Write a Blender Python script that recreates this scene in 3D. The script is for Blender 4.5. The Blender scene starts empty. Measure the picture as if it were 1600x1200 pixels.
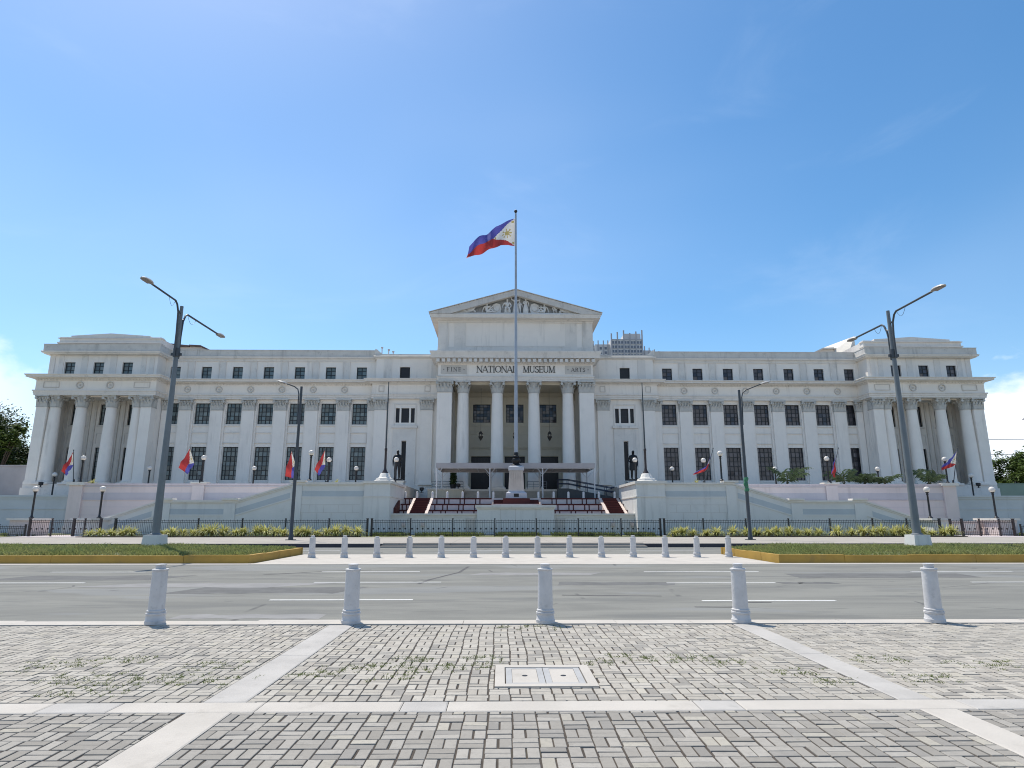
import bpy, math, random
from math import pi, sin, cos, radians as R
random.seed(7)
S = bpy.context.scene
COL = S.collection
# ------------------------------------------------------------------ camera, sky, sun, exposure
cam = bpy.data.cameras.new('camera'); cam.sensor_width = 36; cam.lens = 985 / 1600 * 36
cam.clip_start = .1; cam.clip_end = 5000
camo = bpy.data.objects.new('camera', cam); COL.objects.link(camo)
camo.location = (0, 0, 1.6); camo.rotation_euler = (R(90 + 12.1), 0, R(-0.9)); S.camera = camo
SUN = (-.33, .40, 1.0)                                   # towards the sun
el = math.atan2(SUN[2], math.hypot(SUN[0], SUN[1])); az = math.atan2(SUN[0], SUN[1])
sl = bpy.data.lights.new('sun', 'SUN'); sl.energy = 3.05; sl.angle = R(.5); sl.color = (1, .95, .86)
so = bpy.data.objects.new('sun', sl); COL.objects.link(so)
so.rotation_euler = (pi / 2 - el, 0, pi - az); so.location = (0, 0, 60)
W = bpy.data.worlds.new('World'); S.world = W; W.use_nodes = True
S.view_settings.view_transform = 'Standard'; S.view_settings.look = 'None'; S.view_settings.gamma = 1
S.view_settings.exposure = 0.73
S.render.engine = 'CYCLES'; S.cycles.filter_width = 1.05


class NT:
    def __init__(s, tree): s.t = tree; s.n = tree.nodes; s.l = tree.links
    def new(s, typ, **kw):
        n = s.n.new(typ)
        for k, v in kw.items(): setattr(n, k, v)
        return n
    def link(s, a, b): s.l.new(a, b)
    def inp(s, node, key, val):
        if hasattr(val, 'is_output'): s.link(val, node.inputs[key])
        else: node.inputs[key].default_value = val
    def math(s, op, a, b=None, c=None, clamp=False):
        n = s.new('ShaderNodeMath', operation=op); n.use_clamp = clamp
        s.inp(n, 0, a)
        if b is not None: s.inp(n, 1, b)
        if c is not None: s.inp(n, 2, c)
        return n.outputs[0]
    def mix(s, f, a, b, mode='MIX'):
        n = s.new('ShaderNodeMix', data_type='RGBA', blend_type=mode); n.clamp_factor = True
        s.inp(n, 0, f); s.inp(n, 6, a); s.inp(n, 7, b)
        return n.outputs[2]
    def noise(s, vec, scale, detail=4, rough=.55, dist=0):
        n = s.new('ShaderNodeTexNoise'); s.link(vec, n.inputs['Vector'])
        n.inputs['Scale'].default_value = scale; n.inputs['Detail'].default_value = detail
        n.inputs['Roughness'].default_value = rough; n.inputs['Distortion'].default_value = dist
        return n.outputs['Fac']
    def mapping(s, vec, scale=(1, 1, 1), loc=(0, 0, 0)):
        n = s.new('ShaderNodeMapping'); s.link(vec, n.inputs[0]); n.inputs['Scale'].default_value = scale
        n.inputs['Location'].default_value = loc
        return n.outputs[0]
    def step(s, v, a, b):
        n = s.new('ShaderNodeMapRange', interpolation_type='SMOOTHSTEP')
        s.inp(n, 0, v); n.inputs[1].default_value = a; n.inputs[2].default_value = b
        return n.outputs[0]


def c4(c): return (c[0], c[1], c[2], 1)


def build_sky():
    g = NT(W.node_tree); g.n.clear()
    sky = g.new('ShaderNodeTexSky', sky_type='NISHITA'); sky.sun_disc = False
    sky.sun_elevation = el; sky.sun_rotation = az
    sky.altitude = 10; sky.air_density = 1.0; sky.dust_density = .6; sky.ozone_density = 1.6
    hs = g.new('ShaderNodeHueSaturation'); g.link(sky.outputs[0], hs.inputs['Color'])
    hs.inputs['Saturation'].default_value = 1.28; hs.inputs['Value'].default_value = 1.0; hs.inputs['Hue'].default_value = .4945
    tc = g.new('ShaderNodeTexCoord'); d = tc.outputs['Generated']
    sp = g.new('ShaderNodeSeparateXYZ'); g.link(d, sp.inputs[0])
    x, y, z = sp.outputs
    # thin cirrus, stretched, all over
    n1 = g.noise(g.mapping(d, (1.6, 2.0, 5.0), (3.1, .4, 1.7)), 1.6, 7, .6, .6)
    ci = g.math('MULTIPLY', g.step(n1, .5, .85), .09)
    n1b = g.noise(g.mapping(d, (.8, 1.0, 1.6), (9.1, 4.4, 2.7)), 1.3, 3, .5, .2)
    ci = g.math('ADD', ci, g.math('MULTIPLY', g.step(n1b, .35, .75), .10))
    # low cumulus banks at both ends of the horizon
    az_ = g.math('ARCTAN2', x, y)
    n2 = g.noise(g.mapping(d, (1, 1, 1.6), (1.3, 7.2, .3)), 7.0, 8, .58, .2)
    def bank(a0, a1, h):
        side = g.step(az_, a0, a1)
        low = g.step(g.math('ADD', z, g.math('MULTIPLY', g.math('SUBTRACT', n2, .5), -.22)), h, h - .05)
        return g.math('MULTIPLY', side, low)
    b = g.math('MAXIMUM', g.math('MULTIPLY', bank(.575, .63, .215), .95), g.math('MULTIPLY', bank(-.56, -.70, .205), .65))
    hz = g.math('MULTIPLY', g.step(z, .20, -.02), .18)
    f = g.math('MAXIMUM', g.math('MAXIMUM', ci, b), hz)
    col = g.mix(f, hs.outputs[0], (6.6, 7.2, 8.0, 1))
    bg = g.new('ShaderNodeBackground'); g.link(col, bg.inputs[0]); bg.inputs[1].default_value = .105
    out = g.new('ShaderNodeOutputWorld'); g.link(bg.outputs[0], out.inputs[0])


build_sky()
# ------------------------------------------------------------------ materials
MATS = {}


def mat(name, col, rough=.7, var=.12, scale=.6, streak=0, bump=0, bscale=20, metal=0, spec=.4, col2=None, isl=0, grime=None, trans=0):
    """Procedural paint/stone/metal: noise tone variation, optional vertical water streaks, bump and per-island tone."""
    wt = lambda c: (c[0] * 1.025, c[1] * .99, c[2] * .965)
    col = wt(col); col2 = wt(col2) if col2 else None
    if grime: grime = (wt(grime[0]),) + tuple(grime[1:])
    m = bpy.data.materials.new(name); m.use_nodes = True; g = NT(m.node_tree)
    b = m.node_tree.nodes['Principled BSDF']
    geo = g.new('ShaderNodeNewGeometry'); p = geo.outputs['Position']
    dark = tuple(c * (1 - var) for c in col) if col2 is None else col2
    n = g.noise(p, scale, 5, .6)
    out = g.mix(g.step(n, .35, .68), c4(col), c4(dark))
    if streak:
        s = g.noise(g.mapping(p, (1.6, 1.6, .12)), 1.0, 5, .65)
        s2 = g.noise(p, .35, 3, .5)
        f = g.math('MULTIPLY', g.math('MULTIPLY', g.step(s, .52, .74), g.step(s2, .35, .65)), streak)
        out = g.mix(f, out, c4(tuple(c * .5 for c in col)))
    if grime:
        s = g.noise(p, grime[1], 6, .65)
        out = g.mix(g.math('MULTIPLY', g.step(s, .55, .72), grime[2]), out, c4(grime[0]))
    if isl:
        r = geo.outputs['Random Per Island']
        out = g.mix(isl, out, g.mix(r, c4(tuple(c * .45 for c in col)), c4(tuple(min(1, c * 1.45) for c in col))))
    g.link(out, b.inputs['Base Color'])
    b.inputs['Roughness'].default_value = rough; b.inputs['Metallic'].default_value = metal
    b.inputs['Specular IOR Level'].default_value = spec
    if bump:
        bn = g.new('ShaderNodeBump'); bn.inputs['Strength'].default_value = bump; bn.inputs['Distance'].default_value = .02
        g.link(g.noise(p, bscale, 4), bn.inputs['Height']); g.link(bn.outputs[0], b.inputs['Normal'])
    if trans:
        t = g.new('ShaderNodeBsdfTranslucent'); g.link(out, t.inputs[0])
        mx = g.new('ShaderNodeMixShader'); mx.inputs[0].default_value = trans
        g.link(b.outputs[0], mx.inputs[1]); g.link(t.outputs[0], mx.inputs[2])
        g.link(mx.outputs[0], m.node_tree.nodes['Material Output'].inputs[0])
    MATS[name] = m
    return m


M_WALL = mat('museum_paint', (.80, .77, .715), .75, .05, .5, .45, .12, 8, grime=((.55, .53, .49), .9, .16))
M_TRIM = mat('museum_trim', (.71, .688, .642), .75, .07, .8, .6, .15, 8, grime=((.40, .39, .36), 1.3, .3))
M_DIRTY = mat('weathered_parapet', (.61, .595, .555), .8, .10, 1.0, .8, .2, 8, grime=((.30, .29, .27), 1.6, .38))
M_CAP = mat('capital_stone', (.52, .52, .49), .8, .15, 2.0, 0, .2, 10)
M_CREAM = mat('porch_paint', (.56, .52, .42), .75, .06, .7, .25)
M_RELIEF = mat('relief_plaster', (.70, .70, .68), .8, .08, 3)
M_TYMP = mat('tympanum_paint', (.48, .49, .49), .8, .1, 2)
M_ROOF = mat('brown_roof', (.16, .11, .095), .7, .2, 1)
M_FRAME = mat('window_steel', (.018, .022, .026), .5, .1, 2)
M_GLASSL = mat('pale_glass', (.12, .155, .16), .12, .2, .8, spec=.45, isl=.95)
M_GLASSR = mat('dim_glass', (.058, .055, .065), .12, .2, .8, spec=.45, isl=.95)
M_DARK = mat('dark_interior', (.012, .012, .016), .4, .1, 1)
M_LETTER = mat('letter_paint', (.05, .05, .048), .6, .1, 2)
M_PANEL = mat('grey_panel', (.55, .535, .50), .75, .08, 1)
M_RAMP = mat('ramp_paint', (.665, .675, .655), .75, .06, .5, .45, .12, 8, grime=((.42, .44, .42), .8, .2))
M_BAND = mat('blue_band', (.475, .53, .56), .75, .08, .5, .4)
M_COPE = mat('coping_paint', (.68, .665, .62), .75, .1, 1.2, 0, .15, 8, grime=((.33, .33, .3), 1.5, .3))
M_PINK = mat('pink_paint', (.655, .585, .575), .75, .06, .5, .35, .1, 8, grime=((.46, .41, .41), .8, .15))
M_PINKBAND = mat('mauve_band', (.51, .49, .525), .75, .08, .5, .3)
M_OUTW = mat('bluish_wall', (.53, .57, .59), .75, .08, .5, .4)
M_RED = mat('red_step_paint', (.075, .012, .011), .7, .2, 2)
M_REDW = mat('riser_paint', (.62, .57, .56), .7, .1, 1.2, grime=((.4, .33, .32), 2, .3))
M_PINKW = mat('cheek_paint', (.66, .56, .50), .7, .1, 1.2)
M_IRON = mat('black_iron', (.022, .023, .027), .45, .2, 3)
M_IRONB = mat('brown_iron', (.045, .034, .036), .5, .2, 3)
M_GALV = mat('grey_pole_paint', (.165, .19, .205), .5, .15, 1.5, .4)
M_GALV2 = mat('dark_pole_paint', (.06, .07, .08), .5, .15, 1.5)
M_LAMPH = mat('lamp_casing', (.45, .45, .44), .35, .1, 3)
M_LENS = mat('lamp_lens', (.20, .17, .16), .25, .1, 3)
M_GLOBE = mat('opal_globe', (.80, .77, .72), .25, .12, 6, trans=.15)
M_BOLL = mat('bollard_paint', (.56, .56, .56), .65, .10, 5, .8, .35, 30, grime=((.33, .335, .33), 9, .5))
M_POST = mat('post_paint', (.72, .70, .68), .6, .1, 4)
M_CONC = mat('pale_concrete', (.49, .465, .42), .9, .10, 1.3, 0, .2, 40, spec=.1, grime=((.33, .31, .275), 2.2, .4))
M_CONCG = mat('grey_concrete', (.445, .432, .405), .9, .13, 2.0, 0, .2, 40, spec=.1, grime=((.30, .295, .275), 5.0, .45))
M_SIDE = mat('sidewalk_concrete', (.37, .35, .315), .9, .12, .6, 0, .2, 30, spec=.1, grime=((.24, .23, .21), .8, .4))
M_KERBD = mat('shaded_kerb', (.05, .052, .065), .8, .2, 1)  # shade on the street-facing side is put into this dark colour
M_YEL = mat('yellow_kerb_paint', (.43, .27, .055), .7, .16, 1.2, 0, .2, 25, grime=((.24, .17, .07), 2.2, .45))
M_SOIL = mat('soil', (.055, .045, .035), .95, .3, 3)
M_BRASS = mat('bronze', (.018, .018, .02), .42, .2, 4, metal=.3)
M_WHITEC = mat('flag_white', (.76, .74, .70), .8, .04, 1, trans=.3)
M_BLUEC = mat('flag_blue', (.095, .095, .38), .8, .08, 1, trans=.35)
M_REDC = mat('flag_red', (.43, .05, .05), .8, .08, 1, trans=.35)
M_GOLD = mat('flag_gold', (.50, .40, .16), .8, .08, 1, trans=.3)
M_CANV = mat('canopy_fabric', (.50, .475, .475), .75, .06, 1.2, trans=.15)
M_CANVF = mat('canopy_frame_paint', (.62, .62, .62), .5, .05, 2)
M_PLANTER = mat('pedestal_granolith', (.55, .50, .45), .75, .1, 2, .5)
M_LEAFY = mat('yellow_green_blade', (.50, .50, .17), .6, .25, 4, isl=.7, trans=.3)
M_LEAFG = mat('palm_green', (.075, .115, .055), .5, .3, 2, isl=.6, trans=.25)
M_TREE1 = mat('dark_leaf', (.036, .062, .020), .6, .3, .5, isl=.75, trans=.15, spec=.15)
M_TREE2 = mat('bright_leaf', (.085, .13, .032), .6, .3, .5, isl=.75, trans=.25, spec=.15)
M_TREE3 = mat('reddish_leaf', (.10, .065, .055), .6, .3, .5, isl=.7, trans=.2, spec=.15)
M_TRUNK = mat('bark', (.085, .065, .05), .9, .3, 3, bump=.4)
M_GRASS = mat('grass_blade', (.26, .30, .11), .8, .3, .45, isl=.65, trans=.35, col2=(.36, .33, .17), spec=.1)
M_GRASS2 = mat('weed_blade', (.17, .21, .075), .7, .3, 1.5, isl=.7, trans=.3, spec=.15)
M_TURF = mat('turf', (.17, .18, .085), .95, .35, 1.5)
M_TOWER = mat('tower_wall', (.60, .61, .62), .8, .1, .05)
M_TOWERW = mat('tower_window', (.16, .185, .23), .3, .1, .05)
M_TOWERD = mat('tower_frame', (.40, .41, .44), .8, .1, .05)
M_FARW = mat('far_wall', (.42, .41, .42), .85, .15, .3)
M_GREENF = mat('green_sheet', (.13, .21, .19), .7, .1, .4)
M_PAINTW = mat('road_line_paint', (.66, .66, .63), .7, .1, 3, grime=((.22, .22, .22), 9, .7))
M_PLATE = mat('cover_steel', (.40, .405, .40), .6, .1, 3, spec=.1, grime=((.46, .45, .42), 5, .4))


def paver_material():
    m = bpy.data.materials.new('concrete_paver'); m.use_nodes = True; g = NT(m.node_tree); b = m.node_tree.nodes['Principled BSDF']
    geo = g.new('ShaderNodeNewGeometry'); p = geo.outputs['Position']; r = geo.outputs['Random Per Island']
    spy = g.new('ShaderNodeSeparateXYZ'); g.link(p, spy.inputs[0])
    older = g.math('LESS_THAN', spy.outputs[1], 5.9)      # the nearer field was laid with greyer bricks
    base = g.mix(older, g.mix(r, (.372, .336, .284, 1), (.455, .417, .358, 1)), g.mix(r, (.272, .248, .214, 1), (.38, .35, .306, 1)))
    dk = g.math('MULTIPLY', g.math('GREATER_THAN', g.math('FRACT', g.math('MULTIPLY', r, 37.7)), .88), .6)
    base = g.mix(dk, base, (.225, .21, .19, 1))
    ylw = g.math('MULTIPLY', g.math('GREATER_THAN', g.math('FRACT', g.math('MULTIPLY', r, 91.3)), .93), .5)
    base = g.mix(ylw, base, (.45, .41, .33, 1))
    n = g.noise(p, 17, 7, .75); base = g.mix(g.math('MULTIPLY', g.step(n, .45, .72), .5), base, (.21, .192, .17, 1))
    nl = g.noise(p, 9, 5, .7); base = g.mix(g.math('MULTIPLY', g.step(nl, .55, .75), .3), base, (.50, .465, .42, 1))
    n2 = g.noise(p, .5, 4, .6); base = g.mix(g.math('MULTIPLY', g.step(n2, .42, .7), .22), base, (.22, .215, .195, 1))
    sp = g.new('ShaderNodeSeparateXYZ'); g.link(p, sp.inputs[0])
    g.link(base, b.inputs['Base Color']); b.inputs['Roughness'].default_value = .9; b.inputs['Specular IOR Level'].default_value = .1
    bn = g.new('ShaderNodeBump'); bn.inputs['Strength'].default_value = .35; bn.inputs['Distance'].default_value = .004
    g.link(g.noise(p, 130, 3), bn.inputs['Height']); g.link(bn.outputs[0], b.inputs['Normal'])
    return m


def asphalt_material():
    m = bpy.data.materials.new('worn_asphalt'); m.use_nodes = True; g = NT(m.node_tree); b = m.node_tree.nodes['Principled BSDF']
    geo = g.new('ShaderNodeNewGeometry'); p = geo.outputs['Position']
    st = g.noise(g.mapping(p, (.16, .8, 1)), 1.3, 7, .68, .8)
    base = g.mix(g.step(st, .36, .66), (.24, .234, .206, 1), (.185, .181, .162, 1))
    n = g.noise(g.mapping(p, (.3, 1.1, 1), (5, 2, 0)), .55, 5, .6)
    base = g.mix(g.math('MULTIPLY', g.step(n, .54, .60), .4), base, (.135, .136, .13, 1))
    n3 = g.noise(g.mapping(p, (.25, .8, 1), (15, 7, 0)), .5, 3, .5)
    base = g.mix(g.math('MULTIPLY', g.step(n3, .58, .62), .45), base, (.245, .248, .243, 1))
    # tyre tracks along the lanes and cracks
    cr = g.new('ShaderNodeTexVoronoi', feature='DISTANCE_TO_EDGE')
    g.link(g.mapping(g.mix(.18, p, g.mix(1, (0, 0, 0, 1), p)), (.22, .45, 1)), cr.inputs['Vector']); cr.inputs['Scale'].default_value = 1.1
    nn = g.noise(p, .6, 2)
    crk = g.math('MULTIPLY', g.step(cr.outputs['Distance'], .012, .003), g.step(nn, .52, .6))
    base = g.mix(g.math('MULTIPLY', crk, .55), base, (.06, .06, .062, 1))
    fine = g.noise(p, 60, 3, .7); base = g.mix(g.math('MULTIPLY', g.step(fine, .4, .75), .35), base, (.10, .10, .10, 1))
    g.link(base, b.inputs['Base Color']); b.inputs['Roughness'].default_value = .9; b.inputs['Specular IOR Level'].default_value = .12
    bn = g.new('ShaderNodeBump'); bn.inputs['Strength'].default_value = .4; bn.inputs['Distance'].default_value = .006
    g.link(g.noise(p, 90, 3), bn.inputs['Height']); g.link(bn.outputs[0], b.inputs['Normal'])
    return m


M_PAVE = paver_material(); M_ASPH = asphalt_material()
M_JOINT = mat('joint_sand', (.075, .062, .05), .95, .3, 4, grime=((.05, .06, .03), 1.6, .5))
M_GROUND = mat('far_ground', (.16, .16, .12), .95, .3, .05)


# ------------------------------------------------------------------ mesh building
class B:
    """Collects shapes and links them as ONE mesh object."""
    def __init__(s, o=(0, 0, 0)): s.v = []; s.f = []; s.m = []; s.o = o; s.mi = 0; s.mir = False
    def add(s, vs, fs):
        n = len(s.v); s.v += [(a - s.o[0], b - s.o[1], c - s.o[2]) for a, b, c in vs]
        s.f += [tuple(i + n for i in f) for f in fs]; s.m += [s.mi] * len(fs)
    def box(s, x0, x1, y0, y1, z0, z1):
        s.add([(x0, y0, z0), (x1, y0, z0), (x1, y1, z0), (x0, y1, z0), (x0, y0, z1), (x1, y0, z1), (x1, y1, z1), (x0, y1, z1)],
              [(0, 3, 2, 1), (4, 5, 6, 7), (0, 1, 5, 4), (1, 2, 6, 5), (2, 3, 7, 6), (3, 0, 4, 7)])
    def quad(s, *p): s.add(list(p), [tuple(range(len(p)))])
    def prism_y(s, pts, y0, y1):                # polygon (x,z) counter-clockwise seen from -Y, extruded in y
        n = len(pts); a = sum(pts[i][0] * pts[(i + 1) % n][1] - pts[(i + 1) % n][0] * pts[i][1] for i in range(n))
        if a < 0: pts = pts[::-1]
        s.add([(x, y0, z) for x, z in pts] + [(x, y1, z) for x, z in pts],
              [tuple(range(n)), tuple(range(2 * n - 1, n - 1, -1))] + [(i + n, (i + 1) % n + n, (i + 1) % n, i) for i in range(n)])
    def prism_x(s, pts, x0, x1):                # polygon (y,z) extruded in x
        n = len(pts); a = sum(pts[i][0] * pts[(i + 1) % n][1] - pts[(i + 1) % n][0] * pts[i][1] for i in range(n))
        if a < 0: pts = pts[::-1]
        s.add([(x0, y, z) for y, z in pts] + [(x1, y, z) for y, z in pts],
              [tuple(range(n - 1, -1, -1)), tuple(range(n, 2 * n))] + [(i, (i + 1) % n, (i + 1) % n + n, i + n) for i in range(n)])
    def lathe(s, prof, cx=0, cy=0, n=20, ph=0, z0=0):       # prof: (r,z) bottom to top
        vs = []; fs = []
        for r, z in prof: vs += [(cx + r * cos(ph + 2 * pi * i / n), cy + r * sin(ph + 2 * pi * i / n), z + z0) for i in range(n)]
        for k in range(len(prof) - 1):
            for i in range(n): fs.append((k * n + i, k * n + (i + 1) % n, (k + 1) * n + (i + 1) % n, (k + 1) * n + i))
        fs.append(tuple(range(n - 1, -1, -1))); k = len(prof) - 1; fs.append(tuple(k * n + i for i in range(n)))
        s.add(vs, fs)
    def tube(s, pts, rad, n=8):                 # swept circle, radius per point
        from mathutils import Vector as V
        pts = [V(p) for p in pts]; m = len(pts)
        if not hasattr(rad, '__len__'): rad = [rad] * m
        vs = []; fs = []; up = None
        for k in range(m):
            t = (pts[min(k + 1, m - 1)] - pts[max(k - 1, 0)]).normalized()
            if up is None: up = t.orthogonal().normalized()
            up = (up - t * up.dot(t)).normalized(); w = t.cross(up)
            vs += [tuple(pts[k] + rad[k] * (up * cos(2 * pi * i / n) + w * sin(2 * pi * i / n))) for i in range(n)]
        for k in range(m - 1):
            for i in range(n): fs.append((k * n + i, k * n + (i + 1) % n, (k + 1) * n + (i + 1) % n, (k + 1) * n + i))
        fs.append(tuple(range(n - 1, -1, -1))); fs.append(tuple((m - 1) * n + i for i in range(n)))
        s.add(vs, fs)
    def ball(s, c, r, n=14, sz=1):
        pr = [(max(.002, r * sin(pi * k / n)), -r * sz * cos(pi * k / n)) for k in range(n + 1)]
        s.lathe(pr, c[0], c[1], n + 4, 0, c[2])
    def sweep(s, path, prof):                   # path in plan; prof (outward, z) bottom to top on the outside
        n = len(path); offs = []
        for i in range(n):
            ds = []
            if i > 0: ds.append((path[i][0] - path[i - 1][0], path[i][1] - path[i - 1][1]))
            if i < n - 1: ds.append((path[i + 1][0] - path[i][0], path[i + 1][1] - path[i][1]))
            ns = []
            for dx, dy in ds:
                L = math.hypot(dx, dy); ns.append((dy / L, -dx / L))
            if len(ns) == 2:
                dt = ns[0][0] * ns[1][0] + ns[0][1] * ns[1][1]
                o = ((ns[0][0] + ns[1][0]) / (1 + dt), (ns[0][1] + ns[1][1]) / (1 + dt))
            else: o = ns[0]
            offs.append(o)
        k = len(prof); vs = []; fs = []
        for i in range(n): vs += [(path[i][0] + offs[i][0] * a, path[i][1] + offs[i][1] * a, z) for a, z in prof]
        for i in range(n - 1):
            for j in range(k):
                j2 = (j + 1) % k; fs.append((i * k + j, (i + 1) * k + j, (i + 1) * k + j2, i * k + j2))
        fs.append(tuple(range(k))); fs.append(tuple((n - 1) * k + j for j in range(k - 1, -1, -1)))
        s.add(vs, fs)
    def wall(s, x0, x1, z0, z1, y, depth, holes):           # front face at y with openings and their reveals
        xs = sorted({x0, x1} | {h[0] for h in holes} | {h[1] for h in holes}); zs = sorted({z0, z1} | {h[2] for h in holes} | {h[3] for h in holes})
        for i in range(len(xs) - 1):
            for j in range(len(zs) - 1):
                cx = (xs[i] + xs[i + 1]) / 2; cz = (zs[j] + zs[j + 1]) / 2
                if any(h[0] < cx < h[1] and h[2] < cz < h[3] for h in holes): continue
                s.quad((xs[i], y, zs[j]), (xs[i + 1], y, zs[j]), (xs[i + 1], y, zs[j + 1]), (xs[i], y, zs[j + 1]))
        for a, b, c, d in holes:
            q = y + depth
            s.quad((a, y, c), (a, y, d), (a, q, d), (a, q, c)); s.quad((b, y, c), (b, q, c), (b, q, d), (b, y, d))
            s.quad((a, y, d), (b, y, d), (b, q, d), (a, q, d)); s.quad((a, y, c), (a, q, c), (b, q, c), (b, y, c))
    def mirror(s):                              # also builds a second object, its mirror image about x = 0
        s.mir = True; return s
    def mesh(s, name, mats, smooth=40):
        me = bpy.data.meshes.new(name); me.from_pydata(s.v, [], s.f)
        mats = mats if isinstance(mats, (list, tuple)) else [mats]
        for m in mats: me.materials.append(m)
        if len(mats) > 1: me.polygons.foreach_set('material_index', s.m)
        if smooth:
            me.polygons.foreach_set('use_smooth', [True] * len(me.polygons)); me.set_sharp_from_angle(angle=R(smooth))
        me.update(); return me
    def build(s, name, mats, parent=None, loc=(0, 0, 0), rz=0, smooth=40):
        o = obj(name, s.mesh(name, mats, smooth), parent, loc, rz)
        if s.mir:
            s.v = [(-a, c, d) for a, c, d in s.v]; s.f = [f[::-1] for f in s.f]; obj(name, s.mesh(name, mats, smooth), parent, loc, rz)
        return o


def obj(name, me, parent=None, loc=(0, 0, 0), rz=0):
    o = bpy.data.objects.new(name, me); COL.objects.link(o); o.location = loc; o.rotation_euler = (0, 0, rz)
    if parent: o.parent = parent
    return o


def tag(o, label, cat, group=None):
    o['label'] = label; o['category'] = cat; o['kind'] = 'thing'
    if group: o['group'] = group
    return o


def thing(name, label, cat, loc=(0, 0, 0), rz=0, group=None):
    return tag(obj(name, None, None, loc, rz), label, cat, group)


def kind(o, k): o['kind'] = k; return o


def dup(root, loc, rz=0, label=None, group=None, scale=None):
    r = root.copy(); COL.objects.link(r); r.location = loc; r.rotation_euler = (0, 0, rz)
    if scale: r.scale = (scale,) * 3
    if label: r['label'] = label
    if group: r['group'] = group
    for ch in list(root.children):
        c = ch.copy(); COL.objects.link(c); c.parent = r
        for gch in list(ch.children):
            d = gch.copy(); COL.objects.link(d); d.parent = c
    return r


ORD = ['first', 'second', 'third', 'fourth', 'fifth', 'sixth', 'seventh', 'eighth', 'ninth', 'tenth', 'eleventh', 'twelfth', 'thirteenth', 'fourteenth',
       'fifteenth', 'sixteenth', 'seventeenth', 'eighteenth', 'nineteenth', 'twentieth', 'twenty-first', 'twenty-second', 'twenty-third', 'twenty-fourth',
       'twenty-fifth', 'twenty-sixth', 'twenty-seventh', 'twenty-eighth']

# ------------------------------------------------------------------ ground, roads, plaza
b = B(); b.box(-1500, 1500, -400, 3000, -1.2, -.12); kind(b.build('ground', M_GROUND), 'structure')
b = B(); b.box(-140, 140, 10.70, 23.66, -.4, 0); b.box(-140, 140, 23.66, 38.0, -.4, -.012); kind(b.build('road', M_ASPH), 'structure')


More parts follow.
